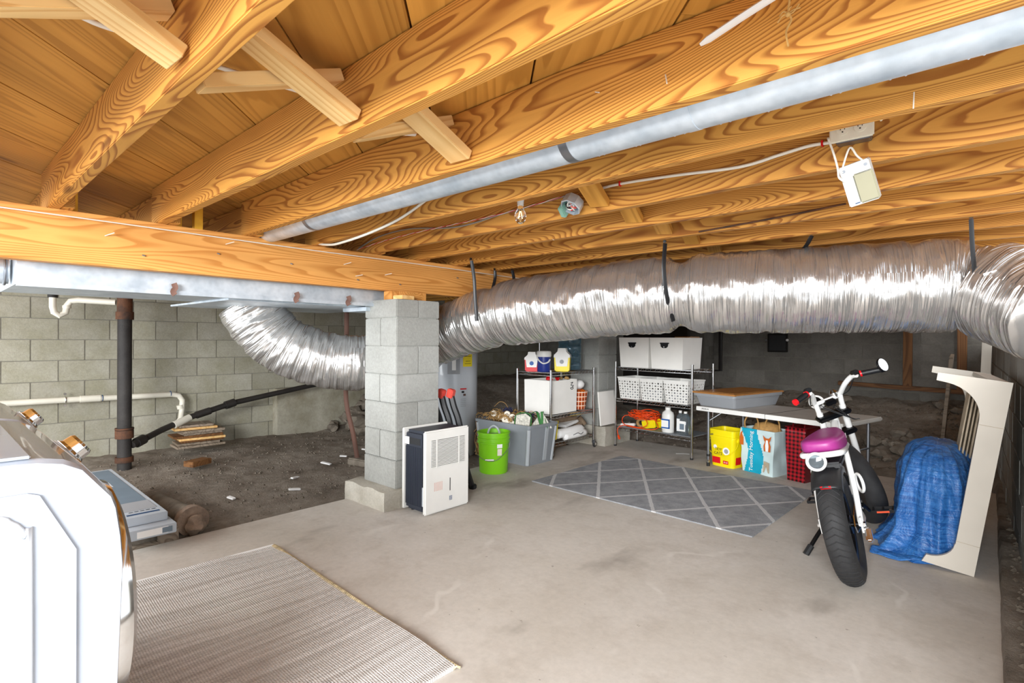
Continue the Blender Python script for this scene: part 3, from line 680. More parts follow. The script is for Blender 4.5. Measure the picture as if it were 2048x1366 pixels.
for n_, (x, y, z, dx, dz) in enumerate(((-.62, 1.268, 1.875, .01, -.03), (-.83, 1.268, 1.895, .02, -.012), (-.15, 1.692, 1.835, .0, -.045), (-1.48, 1.268, 1.865, .03, -.018), (-1.95, 2.53, 1.80, .02, -.01))):
    tag(obj('bent_nail', cyl(bm_(), (x, y, z), (x+dx, y-.012, z+dz), .0016, seg=6), 'cream'), ['pale nail poking out of the third joist face, below the big grain swirl', 'bent nail on the third joist face left of the grain swirl', 'straight nail hanging below the round pipe at the right', 'small bent nail on the third joist near the bridging', 'tiny nail on a far joist beyond the bulb'][n_], 'nail')
for n_, (x, y) in enumerate(((-.65, .846), (-1.02, 1.2))):
    pass

# ============================================================ PIPES
def pipe(name, label, pts, r, mat, bands=(), bandm=None, sm=0, cat='pipe'):
    t = thing(name, label, cat, (0, 0, 0)); obj('pipe_run', tube(bm_(), pts, r, 20, smooth=sm), mat, t, smooth=.7)
    for p, q, rr in bands: obj('coupling', cyl(bm_(), p, q, rr, seg=24), bandm or mat, t, smooth=.6)
    return t
X0, Y0 = -5.92, 1.273
pipe('soil_stack', 'tall black cast iron soil pipe standing in front of the left wall', [(X0, Y0, -.08), (X0, Y0, 1.99)], .056, 'iron', [((X0, Y0, 1.58), (X0, Y0, 1.66), .072), ((X0, Y0, 1.36), (X0, Y0, 1.43), .070), ((X0, Y0, .27), (X0, Y0, .345), .072), ((X0, Y0, .35), (X0, Y0, .365), .074), ((X0, Y0, .05), (X0, Y0, .10), .072), ((X0, Y0, 1.42), (X0, Y0, 1.60), .060)], 'rust')
xw = -6.60
t = pipe('drain_pipe', 'white plastic drain pipe fixed low along the left wall', [(xw, -.3, .60), (xw, 1.08, .59), (xw, 1.3, .585), (xw, 1.84, .58), (xw, 1.91, .565), (xw, 1.945, .51), (xw, 1.94, .40), (xw+.03, 1.92, .31), (xw+.06, 1.86, .25)], .028, 'pvc', [((xw, 1.06, .59), (xw, 1.22, .588), .034), ((xw, 1.92, .46), (xw, 1.93, .42), .034)])
obj('pipe_clamp', torus(bm_(), (xw, .95, .592), .031, .005, rot=(RX, 0, 0)), 'chrome', t); 
for dz in (-.055, .055): obj('clamp_screw', cyl(bm_(), (xw-.03, .95, .592+dz), (xw-.018, .95, .592+dz), .012, seg=10), 'chrome', t)
for y in (1.065, 1.235, 1.83): obj('solvent_band', torus(bm_(), (xw, y, .588), .029, .0035, rot=(RX, 0, 0)), 'inkblue', t)
xa = -6.2
t = pipe('sink_trap', 'white plastic trap and arm draining into the black soil pipe', [(-6.1, .79, 1.62), (-6.1, .79, 1.46), (-6.1, .80, 1.41), (-6.1, .835, 1.385), (-6.1, .875, 1.41), (-6.1, .885, 1.47), (-6.09, .91, 1.515), (-6.06, .96, 1.525), (-5.95, 1.21, 1.515)], .026, 'pvc', [((-6.1, .885, 1.45), (-6.1, .885, 1.475), .032)])
obj('rubber_coupling', cyl(bm_(), (-6.1, .79, 1.60), (-6.1, .79, 1.54), .036, seg=20), 'iron', t); obj('metal_tailpiece', cyl(bm_(), (-6.1, .79, 1.60), (-6.1, .79, 1.99), .026, seg=20), 'rust', t)
t = pipe('black_drain', 'long sloping black pipe running from the soil stack along the left wall', [(-5.9, 1.33, .20), (-6.13, 1.62, .275), (-6.22, 1.92, .37), (-6.26, 2.34, .475), (-6.3, 3.21, .60), (-6.3, 6.1, 1.03), (-6.3, 8.2, 1.33)], .030, 'abs', [((-5.94, 1.37, .21), (-5.99, 1.44, .23), .047), ((-6.25, 2.26, .455), (-6.26, 2.36, .48), .044), ((-6.22, 1.96, .38), (-6.23, 2.1, .415), .038)])
obj('white_tee', tube(bm_(), [(-6.16, 1.74, .308), (-6.22, 1.9, .362)], .037, 20), 'pvc', t)
lu = thing('lumber_stack', 'small stack of old boards on the dirt by the left wall', 'lumber', (-6.25, 1.98, .06), -.06)
for k in range(9):
    obj('board', box(bm_(), (rnd.uniform(-.03, .03), rnd.uniform(-.04, .04), .012+k*.026), (.26, .46-.012*k+rnd.uniform(-.06, .06), .022), rot=(0, 0, rnd.uniform(-.06, .06)), bev=.002), rnd.choice(['brownwood', 'oldwood', 'oldwood', 'pale']), lu, smooth=False)
# flooring cartons near slab edge
fc = thing('flooring_carton', 'printed flooring cartons stacked flat beside the slab edge', 'carton', (-4.24, .895, .075), math.radians(179.2))
obj('lower_carton', box(bm_(), (0, 0, .030), (1.50, .235, .055), bev=.003), 'floorbox', fc, smooth=False)
obj('upper_carton', box(bm_(), (.07, .012, .083), (1.46, .215, .048), bev=.003), 'floorbox', fc, smooth=False)
obj('cover_sheet', box(bm_(), (.22, .012, .1082), (1.08, .16, .002)), 'inkgrey', fc, smooth=False)
obj('photo_panel', box(bm_(), (-.42, .012, .1082), (.20, .17, .002)), 'label_g', fc, smooth=False)
obj('stripe', box(bm_(), (-.60, .012, .1082), (.02, .16, .002)), 'inkblue', fc, smooth=False)
obj('end_label', box(bm_(), (-.7515, .0, .030), (.002, .15, .036)), 'label_w', fc); obj('end_stripe', box(bm_(), (-.7518, -.07, .030), (.003, .05, .03)), 'inkgrey', fc)
text('lettering', 'FLOORING', .03, 'label_w', fc, (.25, .02, .1095), (0, 0, PI))
for k in range(5): obj('print_line', box(bm_(), (-.548, -.05+.028*k, .1092), (.006, .02, .001)), 'ink', fc)
tag(obj('concrete_rubble', box(bm_(), (-3.85, .86, .02), (.42, .2, .10), rot=(0, 0, .1), bev=.02), 'rock'), 'low grey concrete lump under the flooring cartons', 'rubble')
tag(obj('short_plank', box(bm_(), (-3.605, .99, .03), (.045, .10, .11), rot=(0, 0, .05), bev=.003), 'oldwood', smooth=False), 'weathered wood stub standing at the end of the flooring cartons', 'wood block')
tag(obj('form_board', box(bm_(), (-3.62, .55, -.012), (.05, .9, .04), bev=.003), 'oldwood', smooth=False), 'weathered board lying along the slab edge under the cartons', 'plank')
dr = thing('clay_drain', 'broken round clay pipe lying beside the slab edge', 'pipe', (-3.72, 1.16, .0))
cyb = bm_(); cyl(cyb, (-.62, -.04, .03), (-.03, 0, .045), .075, seg=26); obj('pipe_barrel', cyb, 'rock', dr, smooth=.7)
cyb = bm_(); cyl(cyb, (-.06, 0, .045), (0, 0, .045), .092, seg=26); obj('collar', cyb, 'terracotta', dr, smooth=.7)
rk = rock(bm_(), (.04, 0, .035), .085, 4, 3, .9); obj('mortar_plug', rk, 'terracotta', dr, smooth=.7)
tag(obj('loose_brick', box(bm_(), (-5.5, 1.75, .035), (.12, .2, .05), rot=(0, 0, .4), bev=.004), 'brownwood', smooth=False), 'single brown brick lying on the dirt beyond the cartons', 'brick')
for i, (x, y, a) in enumerate(((-4.3, 1.6, .3), (-4.1, 2.0, 1.2), (-4.7, 2.6, .4), (-4.9, 2.9, .9), (-4.5, 2.2, 2.), (-5.1, 3.3, .5), (-4.8, 3.4, 1.8))):
    tag(obj('debris_chip', box(bm_(), (x, y, gh(x, y)+.012), (.07+.02*(i % 3), .03, .012), rot=(.1, .1, a), bev=.003), 'label_w'), 'pale chip of debris on the dark dirt left of the near pillar', 'debris', 'pale chips on the dirt')
tag(obj('stone_slab', box(bm_(), (-4.35, 3.0, .03), (.5, .45, .07), rot=(0, 0, .2), bev=.012), 'rock', smooth=False), 'flat stone slab half hidden behind the near pillar base', 'stone')

# ============================================================ WASHER / DRYER
def appliance(xc, label):
    t = thing('laundry_machine', label, 'washing machine', (xc, .27, 0))
    w = .345; YB = -.50
    # side profile in (y,z), front faces +y ; y relative to .27
    prof = [(YB, .02), (0.0, .02), (.006, .50), (.014, .74), (.010, .80), (.002, .86), (-.006, .885), (-.052, .947), (-.082, .964), (-.12, .972), (-.15, .974), (YB, .974)]
    def body(bm, pf, x0, x1):
        rings = []
        for x, sc in ((x0, .985), (x0+.012, 1), (x1-.012, 1), (x1, .985)):
            cy, cz = -.25, .49
            rings.append([bm.verts.new((x, cy+(y-cy)*sc, cz+(z-cz)*sc)) for y, z in pf])
        n = len(pf)
        for A, B in zip(rings, rings[1:]):
            for i in range(n): bm.faces.new((A[i], B[i], B[(i+1) % n], A[(i+1) % n]))
        bm.faces.new(rings[0]); bm.faces.new(rings[-1][::-1]); bmesh.ops.recalc_face_normals(bm, faces=bm.faces[:]); return bm
    obj('cabinet', body(bm_(), prof, -w, w), 'enamel', t, smooth=.5)
    # side panel with pressed frame
    sp = [(YB+.01, .04), (-.064, .04), (-.064, .79), (-.118, .905), (-.135, .912), (YB+.01, .912)]
    bm = bm_(); A = [bm.verts.new((w+.001, y, z)) for y, z in sp]; B = [bm.verts.new((w+.005, y, z)) for y, z in sp]
    bm.faces.new(A[::-1]); bm.faces.new(B)
    for i in range(len(sp)): bm.faces.new((A[i], B[i], B[(i+1) % len(sp)], A[(i+1) % len(sp)]))
    bmesh.ops.recalc_face_normals(bm, faces=bm.faces[:]); obj('side_panel', bm, 'enamel', t, smooth=False)
    obj('panel_bead', tube(bm_(), [(w+.005, -.132, .04), (w+.005, -.132, .78), (w+.005, -.138, .835), (w+.005, -.160, .865), (w+.005, -.20, .875), (w+.005, YB+.04, .875)], .006, 8, smooth=3), 'enamel2', t, smooth=True)
    obj('top_lid', bx(bm_(), -w, w, YB, -.13, .9745, .980, bev=.002), 'enamel', t)
    # control fascia on the slope with knob
    fs_ = obj('control_panel', box(bm_(), (0, -.029, .9165), (.60, .070, .003), rot=(-.932, 0, 0), bev=.001), 'enamel2', t)
    kn = obj('control_knob', lathe(bm_(), [(.0001, 0), (.036, 0), (.037, .006), (.031, .012), (.030, .030), (.026, .036), (.0001, .037)], 32, (0, -.027, .918), (-.932, 0, 0)), 'chrome', t, smooth=.5)
    kr = obj('knob_dial', lathe(bm_(), [(.0001, 0), (.041, 0), (.041, .004), (.0001, .0045)], 32, (0, -.028, .9175), (-.932, 0, 0)), 'clear', t)
    # door
    dr = obj('door_ring', lathe(bm_(), [(.0001, .0), (.262, .0), (.270, .018), (.260, .048), (.226, .062), (.215, .055), (.21, .045)], 64, (0, .002, .575), (-RX, 0, 0)), 'chrome', t, smooth=.8)
    obj('door_glass', lathe(bm_(), [(.215, .02), (.19, .042), (.12, .056), (.0001, .06)], 40, (0, .0, .575), (-RX, 0, 0)), 'navy', t, smooth=True)
    for sx in (-1, 1):
        for y in (YB+.05, -.06): obj('foot', cyl(bm_(), (sx*.29, y, -.0), (sx*.29, y, .025), .022), 'blackp', t)
    return t
m1 = appliance(-1.66, 'white front loading laundry machine nearest the camera')
m2 = copy_tree(m1); m2.location = (-2.385, .27, 0); m2['label'] = 'second white laundry machine beyond the nearest one, only its top and knob showing'

# ============================================================ MATS
def sheet(name, x, y, w, h, th, mat, label, rotz, cat, nx=60, ny=60, amp=.004):
    bm = bm_(); bmesh.ops.create_grid(bm, x_segments=nx, y_segments=ny, size=.5)
    for v in bm.verts:
        v.co.x *= w; v.co.y *= h; v.co.z = th+amp*max(0, noise.noise(Vector((v.co.x*2.5, v.co.y*2.5, 7)))*2+.3)
    e = [e for e in bm.edges if e.is_boundary]; r = bmesh.ops.extrude_edge_only(bm, edges=e)
    for v in [g for g in r['geom'] if isinstance(g, bmesh.types.BMVert)]: v.co.z = 0.0005
    t = thing(name, label, cat, (x, y, 0), rotz); obj('pile', bm, mat, t, smooth=.8); return t
ru = sheet('trellis_rug', -1.95, 4.125, 1.80, 1.38, .008, 'rug', 'grey rug with white diamond trellis lines on the slab', math.radians(-2), 'rug', amp=.002)
wm = sheet('woven_mat', -2.285, .36, 1.62, 1.95, .007, 'mat', 'flat grey beige woven mat on the slab by the laundry machines', math.radians(-2.2), 'mat', amp=.010)
bm = bm_()
rr_ = random.Random(5)
for k in range(120):
    x = -.81+1.62*k/119; tube(bm, [(x, .968, .006), (x+.005, .980, .014), (x+.010, .992, .006)], .0045, 5)
obj('stitched_edge', bm, 'binding', wm)['kind'] = 'stuff'
obj('white_backing', box(bm_(), (-.79, .0, .004), (.09, 1.97, .003), rot=(0, 0, .006)), 'label_w', wm, smooth=False)
tag(obj('paper_scrap', tube(bm_(), [(-2.47, 5.36, .004), (-2.43, 5.38, .006), (-2.39, 5.42, .004), (-2.35, 5.43, .005)], .012, 6, smooth=3, flat=.2), 'label_w'), 'small torn white paper scrap on the slab in front of the wire shelf', 'scrap')

# ============================================================ DEHUMIDIFIER
t = thing('dehumidifier', 'white and black portable dehumidifier beside the near pillar', 'dehumidifier', (-2.95, 2.485, 0))
obj('housing', bx(bm_(), -.115, .098, -.192, .192, .012, .565, bev=.02), 'navy', t); obj('back_shell', bx(bm_(), -.13, -.112, -.205, .205, .008, .575, bev=.006), 'white', t)
obj('front_shell', bx(bm_(), .098, .124, -.205, .205, .004, .572, bev=.010), 'white', t)
obj('grille_recess', bx(bm_(), .1235, .1245, -.150, .158, .318, .505), 'label_g', t, smooth=False)
sm = mesh_of('louver', box(bm_(), (0, 0, 0), (.007, .306, .0062), bev=.001), 'white', False)
gm = mesh_of('louver_gap', box(bm_(), (0, 0, 0), (.0012, .306, .0025)), 'ink', False)
for k in range(19):
    z = .323+k*.0098; obj('louver', sm, 'white', t, loc=(.1265, .004, z)); obj('louver_gap', gm, 'ink', t, loc=(.1252, .004, z+.0049))
for y in (-.104, .100): obj('grille_post', bx(bm_(), .124, .1315, y-.004, y+.004, .316, .507), 'white', t)
obj('level_window', bx(bm_(), .1238, .1255, .018, .024, .135, .225), 'ink', t); obj('energy_badge', bx(bm_(), .124, .1252, .016, .040, .068, .098), 'inkblue', t)
for k in range(4): obj('badge_line', bx(bm_(), .1252, .1258, .018, .038, .072+k*.007, .0745+k*.007), 'label_w', t)
for k in range(6): obj('faint_print', bx(bm_(), .124, .1250, -.122+.013*k, -.116+.013*k, .155, .215), 'inkpink', t)
obj('side_handle', bx(bm_(), -.06, .06, -.1935, -.19, .468, .516, bev=.004), 'blackp', t); obj('handle_trim', bx(bm_(), -.112, -.06, -.1945, -.189, .463, .52, bev=.003), 'white', t)
for k in range(16): obj('side_rib', bx(bm_(), -.10+.012*k, -.097+.012*k, -.1942, -.191, .05, .455), 'navy', t)
obj('tank_edge', bx(bm_(), .082, .098, -.196, -.190, .06, .19, bev=.002), 'tote2', t)
for y in (-.15, .15):
    for x in (-.07, .07): obj('foot', cyl(bm_(), (x, y, 0), (x, y, .014), .014), 'blackp', t)

# ============================================================ SAWHORSE
t = thing('folding_sawhorse', 'folded black plastic sawhorse with red ends behind the near pillar', 'sawhorse', (-3.13, 2.80, 0))
for k, (dx, dy) in enumerate(((-.13, -.07), (-.09, -.01), (-.045, .05))):
    tube_ = bm_(); tube(tube_, [(dx-.03, dy, .74), (dx-.01, dy+.01, .66), (dx+.02, dy+.03, .56), (dx+.05, dy+.05, .40), (dx+.08, dy+.07, .25)], .026, 6, smooth=4, flat=.6)
    lg = obj('leg', tube_, 'blackp', t); obj('red_cap', box(bm_(), (dx-.035, dy, .765), (.055, .055, .07), rot=(0, .25, .3), bev=.006), 'coral', lg)
lg = obj('leg', tube(bm_(), [(.03, .02, .45), (.035, .10, .22), (.045, .17, .02)], .022, 6, smooth=4), 'blackp', t); obj('rubber_foot', box(bm_(), (.045, .175, .02), (.06, .05, .04), bev=.008), 'blackp', lg)

# ============================================================ WATER HEATER
t = thing('water_heater', 'pale grey cylindrical water heater behind the near pillar', 'water heater', (-4.29, 3.84, -.02))
obj('tank', lathe(bm_(), [(.0001, 0), (.25, 0), (.258, .02), (.258, 1.50), (.24, 1.54), (.0001, 1.56)], 48), 'enamel2', t, smooth=.6)
def on_tank(name, ang, w, z0, z1, r, mat, dr=.003):
    bm = bm_(); n = max(2, int(w/.015)); a0 = ang-w/2/r; da = w/r/n
    for i in range(n):
        aa, ab = a0+da*i, a0+da*(i+1); V_ = []
        for rr in (r, r+dr):
            V_.append([bm.verts.new((rr*math.cos(a), rr*math.sin(a), z)) for a, z in ((aa, z0), (ab, z0), (ab, z1), (aa, z1))])
        bm.faces.new(V_[1]); bm.faces.new(V_[0][::-1])
        for k in range(4): bm.faces.new((V_[0][k], V_[0][(k+1) % 4], V_[1][(k+1) % 4], V_[1][k]))
    bmesh.ops.recalc_face_normals(bm, faces=bm.faces[:]); return obj(name, bm, mat, t, smooth=.4)
A0 = math.atan2(-3.84, 4.29)  # towards camera
on_tank('access_cover', A0+.02, .125, .86, 1.25, .258, 'label_g', .008); on_tank('cover_slot', A0+.03, .04, .90, 1.2, .266, 'label_w', .004)
on_tank('energy_label', A0+.62, .115, .935, 1.16, .259, 'label_y'); on_tank('danger_strip', A0+.42, .07, .70, .713, .259, 'red')
for k, z in enumerate((1.10, 1.085, 1.04, .99, .965)): on_tank('label_line', A0+.62, .08-.02*(k % 2), z, z+.004+.008*(k == 0), .262, 'ink', .001)
for k in range(5): on_tank('warning_text', A0+.42, .06, .60-.018*k, .604-.018*k, .259, 'label_g', .001)
on_tank('warning_icon', A0+.40, .028, .665, .685, .259, 'ink', .002); on_tank('warning_icon', A0+.47, .028, .635, .655, .259, 'tape', .002)

# ============================================================ BUCKET + TOTE
t = thing('green_bucket', 'lime green bucket standing in front of the grey tote', 'bucket', (-3.355, 3.50, 0))
obj('pail', lathe(bm_(), [(.0001, 0), (.122, 0), (.128, .01), (.138, .26), (.140, .27), (.147, .272), (.147, .280), (.141, .284), (.1415, .305), (.149, .307), (.149, .316), (.142, .320), (.1425, .35), (.150, .352), (.150, .366), (.143, .368), (.139, .362), (.125, .02), (.0001, .018)], 48), 'green', t, smooth=.5)
obj('wire_handle', tube(bm_(), [(-.13, -.075, .28), (-.125, -.11, .24), (-.06, -.155, .18), (.02, -.17, .145), (.09, -.15, .13), (.128, -.08, .14), (.148, .03, .22), (.145, .06, .28)], .0025, 6, smooth=5), 'steel', t)
obj('handle_grip', cyl(bm_(), (.055, -.163, .137), (.117, -.118, .140), .007, seg=10), 'white', t)
obj('handle_ear', box(bm_(), (-.11, -.085, .272), (.03, .02, .03), rot=(0, 0, -.6), bev=.004), 'green', t)
obj('sticker', box(bm_(), (.129, -.058, .255), (.001, .05, .035), rot=(0, .045, -.42)), 'label_w', t); obj('sticker', box(bm_(), (.1265, -.056, .20), (.001, .042, .06), rot=(0, .045, -.42)), 'cream', t)
hb = thing('clear_handled_tub', 'translucent tub with a loop handle inside the lime bucket', 'tub', (-3.355, 3.50, .30)); 
obj('lid', lathe(bm_(), [(.0001, -.02), (.10, -.02), (.115, .0), (.12, .025), (.09, .035), (.0001, .036)], 32), 'clear', hb, smooth=.6)
obj('loop_handle', tube(bm_(), [(-.05, -.03, .025), (-.035, -.02, .085), (.0, 0, .115), (.035, .02, .085), (.05, .03, .025)], .010, 8, smooth=5), 'clear', hb, smooth=True)
t = thing('grey_tote', 'large open grey plastic tote full of dried decorations', 'tote', (-3.56, 4.035, 0), -.02)
def tote_shell(w, d, h, tw=.86, th=.006):
    bm = bm_()
    def ring(sx, sy, z, rad=.03):
        pts = []
        for cx, cy, a0 in ((sx-rad, sy-rad, 0), (-sx+rad, sy-rad, 90), (-sx+rad, -sy+rad, 180), (sx-rad, -sy+rad, 270)):
            for k in range(5): a = math.radians(a0+22.5*k); pts.append(bm.verts.new((cx+rad*math.cos(a), cy+rad*math.sin(a), z)))
        return pts
    a, b = w/2, d/2
    R_ = [ring(a*tw, b*tw, 0), ring(a, b, h-.03), ring(a+.014, b+.014, h-.028), ring(a+.016, b+.016, h), ring(a-.002, b-.002, h), ring(a*tw-th, b*tw-th, th)]
    for A, B in zip(R_, R_[1:]):
        for k in range(20): bm.faces.new((A[k], A[(k+1) % 20], B[(k+1) % 20], B[k]))
    bm.faces.new(R_[0][::-1]); bm.faces.new(R_[-1]); return bm
obj('tub', tote_shell(.72, .42, .39, .88), 'tote', t, smooth=.5)
for sx, sy in ((1, -1), (-1, -1), (1, 1)): obj('corner_highlight', tube(bm_(), [(sx*.307, sy*.175, .012), (sx*.346, sy*.196, .352)], .022, 8), 'tote2', t, smooth=.8)  # paler strips paint the highlight along the tote corners
obj('side_rib', box(bm_(), (.340, .06, .19), (.010, .05, .33), rot=(0, .118, 0), bev=.003), 'tote2', t)
tw = bm_(); r3 = random.Random(9)
for k in range(420):
    x, y = r3.uniform(-.33, .10), r3.uniform(-.16, .17); z = .375+.085*r3.random()*(1-abs(x+.15)*1.5)
    a = r3.uniform(0, 6.28); L_ = r3.uniform(.04, .12)
    tube(tw, [(x, y, z), (x+L_*.5*math.cos(a), y+L_*.5*math.sin(a)*.6, z+.02), (x+L_*math.cos(a), y+L_*math.sin(a)*.5, z+r3.uniform(-.02, .03))], r3.uniform(.0015, .004), 4)
box(tw, (-.1, 0, .31), (.5, .32, .08))
o = obj('dried_twigs', tw, 'twig', loc=(-3.56, 4.035, 0)); o['kind'] = 'stuff'; tag(o, 'heap of dried tan twigs filling the grey tote', 'twigs')
o = thing('twig_garland', 'garland of dry twigs hanging over the left end of the grey tote', 'garland', (-3.95, 3.93, 0))
gb = bm_()
for k in range(90):
    z = r3.uniform(.02, .40); tube(gb, [(r3.uniform(-.03, .03), r3.uniform(-.06, .04), z), (r3.uniform(-.04, .04), r3.uniform(-.06, .04), max(.005, z-.08)), (r3.uniform(-.05, .03), r3.uniform(-.06, .04), max(.004, z-.15))], .0035, 4)
obj('twigs', gb, 'twig', o)['kind'] = 'stuff'
for k, (x, y, z) in enumerate(((-.21, -.10, .44), (-.10, -.11, .42), (-.045, -.08, .45), (-.03, -.13, .40), (.04, -.10, .43), (.055, -.13, .385), (.02, -.15, .37))):
    w_ = thing('round_candle', 'cream round candle disc with dark wick resting on the twigs', 'candle', (-3.56+x, 4.035+y, z), 0, 'cream discs in the grey tote', rot=(1.25, .1*k-.2, .5))
    obj('disc', lathe(bm_(), [(.0001, -.014), (.029, -.014), (.032, -.008), (.032, .008), (.029, .014), (.0001, .014)], 20), 'cream', w_, smooth=.6); obj('wick', lathe(bm_(), [(.0001, .014), (.006, .014), (.0001, .0175)], 8), 'ink', w_)
for (x, y, z, lb) in ((-.12, .02, .475, 'cluster of dark blue berries with a curled stem, left on the tote'), (.10, .05, .435, 'smaller cluster of dark blue berries, right on the tote')):
    bt = thing('berry_cluster', lb, 'berries', (-3.56+x, 4.035+y, z)); bb = bm_()
    for k in range(60): bmesh.ops.create_icosphere(bb, subdivisions=1, radius=.009, matrix=Matrix.Translation((r3.gauss(0, .035), r3.gauss(0, .025), r3.gauss(0, .015))))
    obj('berries', bb, 'berry', bt)['kind'] = 'stuff'
    obj('stem', tube(bm_(), [(0, 0, 0), (-.04, .0, .06), (-.12, .0, .075), (-.2, .0, .02)] if x < 0 else [(0, 0, 0), (.05, 0, .05), (.12, 0, .03), (.16, 0, -.02)], .003, 5, smooth=5), 'twig', bt)
gt = thing('garden_caddy', 'pale canvas garden tool bag with green trim in the grey tote', 'bag', (-3.335, 3.985, .335), .25)
bm = bm_(); prism(bm, [(-.09, 0), (.05, 0), (.07, .12), (.02, .155), (-.07, .135)], .012, TM((-.03, -.07, 0), (.15, 0, .2))); obj('front_panel', bm, 'floral', gt, smooth=False)
bm = bm_(); prism(bm, [(-.10, 0), (.12, 0), (.02, .165)], .012, TM((.08, .06, 0), (-.1, 0, .5))); obj('end_panel', bm, 'floral', gt, smooth=False)
obj('green_strap', tube(bm_(), [(-.01, -.07, .11), (.03, -.04, .15), (.06, .02, .165), (.07, .05, .11), (.09, .06, .02)], .016, 6, smooth=4, flat=.2), 'gfab', gt)
obj('green_piping', tube(bm_(), [(-.13, -.075, .0), (-.115, -.08, .12), (-.05, -.06, .155), (.04, -.06, .135), (.03, -.05, .0)], .005, 6, smooth=3), 'gfab', gt)
obj('green_strap', tube(bm_(), [(.10, .05, .0), (.10, .07, .09), (.09, .08, .16)], .013, 6, flat=.25), 'gfab', gt); obj('rim', tube(bm_(), [(-.02, -.06, .0), (.16, .06, .01), (.09, .12, .155), (.0, .04, .01)], .006, 6), 'gfab', gt)
pp = tag(obj('garden_scissors', torus(torus(bm_(), (-.005, -.012, .045), .024, .0035, rot=(1.3, .2, 0)), (.028, -.008, .05), .022, .0035, rot=(1.3, .4, 0)), 'blackp', loc=(-3.44, 3.90, .385)), 'pair of dark looped garden scissors tucked in the canvas bag', 'scissors')

# ============================================================ WIRE SHELVES
def wire_shelf(name, label, loc, rotz, w, d, H, levels, casters=False, matn='chrome', nrod=26):
    t = thing(name, label, 'shelving unit', loc, rotz); z0 = .085 if casters else 0
    pm = mesh_of('post', cyl(bm_(), (0, 0, z0), (0, 0, H), .0125, seg=14), 'chrome', .6)
    for sx in (-1, 1):
        for sy in (-1, 1):
            p = obj('post', pm, matn, t, loc=(sx*w/2, sy*d/2, 0))
            obj('post_cap', cyl(bm_(), (0, 0, H), (0, 0, H+.012), .014, seg=12), 'blackp' if casters is False and False else 'chrome', p)
            if casters:
                c = obj('caster', torus(bm_(), (0.025, 0, .034), .024, .0105, rot=(RX, 0, 0), seg=20), 'rubber', t, loc=(sx*w/2, sy*d/2, 0)); obj('caster_hub', cyl(bm_(), (.025, -.012, .034), (.025, .012, .034), .018), 'chrome', c); obj('caster_fork', box(bm_(), (.008, 0, .066), (.035, .034, .04), bev=.006), 'steel', c)
            else: obj('levelling_foot', cyl(bm_(), (0, 0, 0), (0, 0, .018), .015, seg=12), 'blackp', p)
    for z in levels:
        bm = bm_()
        for dz in (0, -.030):
            for (p, q) in (((-w/2, -d/2), (w/2, -d/2)), ((w/2, -d/2), (w/2, d/2)), ((w/2, d/2), (-w/2, d/2)), ((-w/2, d/2), (-w/2, -d/2))): cyl(bm, (*p, z+dz), (*q, z+dz), .0032, seg=6)
        for (p, q) in (((-w/2, -d/2), (w/2, -d/2)), ((w/2, -d/2), (w/2, d/2)), ((-w/2, d/2), (-w/2, -d/2))):
            L_ = math.hypot(q[0]-p[0], q[1]-p[1]); n = int(L_/.028)//2*2; pts = [(p[0]+(q[0]-p[0])*k/n, p[1]+(q[1]-p[1])*k/n, z-(.030 if k % 2 else 0)) for k in range(n+1)]; tube(bm, pts, .0018, 5)
        n = nrod
        for k in range(1, n): x = -w/2+w*k/n; cyl(bm, (x, -d/2, z), (x, d/2, z), .0016, seg=5)
        for k in (1, 2): cyl(bm, (-w/2, -d/2+d*k/3, z-.004), (w/2, -d/2+d*k/3, z-.004), .0028, seg=6)
        obj('wire_deck', bm, matn, t, smooth=.8)
    return t
wire_shelf('rolling_wire_shelf', 'chrome wire shelf on casters between the grey tote and the far pillar', (-3.525, 4.66, 0), RX, .78, .45, .88, (.862, .425, .145), True)
wire_shelf('wire_shelf', 'chrome three tier wire shelf holding two white boxes on top', (-2.677, 5.465, 0), math.radians(-6), .945, .43, .945, (.895, .54, .215))
# --- on rolling shelf
def cooler(name, label, loc, rotz, mat, w, d, h, dot):
    t = thing(name, label, 'cooler', loc, rotz)
    body = [(-w/2*.93, 0), (w/2*.93, 0), (w/2, h*.62), (-w/2, h*.62)]
    obj('body', box(bm_(), (0, 0, h*.33), (w, d, h*.66), bev=.01, taper=.93), mat, t)
    bm = bm_(); prism(bm, [(-w*.36, h*.22), (w*.36, h*.22), (w*.45, h*.66), (w*.5, h*.70), (w*.30, h*.86), (w*.26, h*1.0), (-w*.26, h*1.0), (-w*.30, h*.86), (-w*.5, h*.70), (-w*.45, h*.66)], d+.012, TM((0, -d/2-.006, 0)))
    # swing lid : two end cheeks plus roof
    bmesh.ops.delete(bm, geom=bm.verts[:], context='VERTS')
    for y in (-d/2-.006, d/2-.004): prism(bm, [(-w*.34, h*.22), (w*.34, h*.22), (w*.42, h*.62), (w*.5, h*.70), (w*.28, h*.86), (w*.24, h*1.0), (-w*.24, h*1.0), (-w*.28, h*.86), (-w*.5, h*.70), (-w*.42, h*.62)], .010, TM((0, y, 0)))
    prism(bm, [(-w*.52, h*.60), (w*.52, h*.60), (w*.5, h*.72), (w*.3, h*.80), (-w*.3, h*.80), (-w*.5, h*.72)], d+.008, TM((0, -d/2-.004, 0)))
    obj('lid', bm, 'white', t, smooth=False)
    obj('handle', bx(bm_(), -w*.24, w*.24, -d/2, d/2, h*.94, h, bev=.006), 'white', t)
    obj('round_badge', cyl(bm_(), (0, -d/2-.0075, h*.42), (0, -d/2-.010, h*.42), .022, seg=20), dot, t)
    return t
cooler('small_cooler', 'red and white personal cooler on the rolling shelf', (-3.62, 4.36, .866), .62, 'red', .15, .19, .205, 'blue2')
cooler('small_cooler', 'yellow and white personal cooler on the rolling shelf', (-3.40, 4.60, .866), .55, 'yellowp', .165, .19, .245, 'label_g')
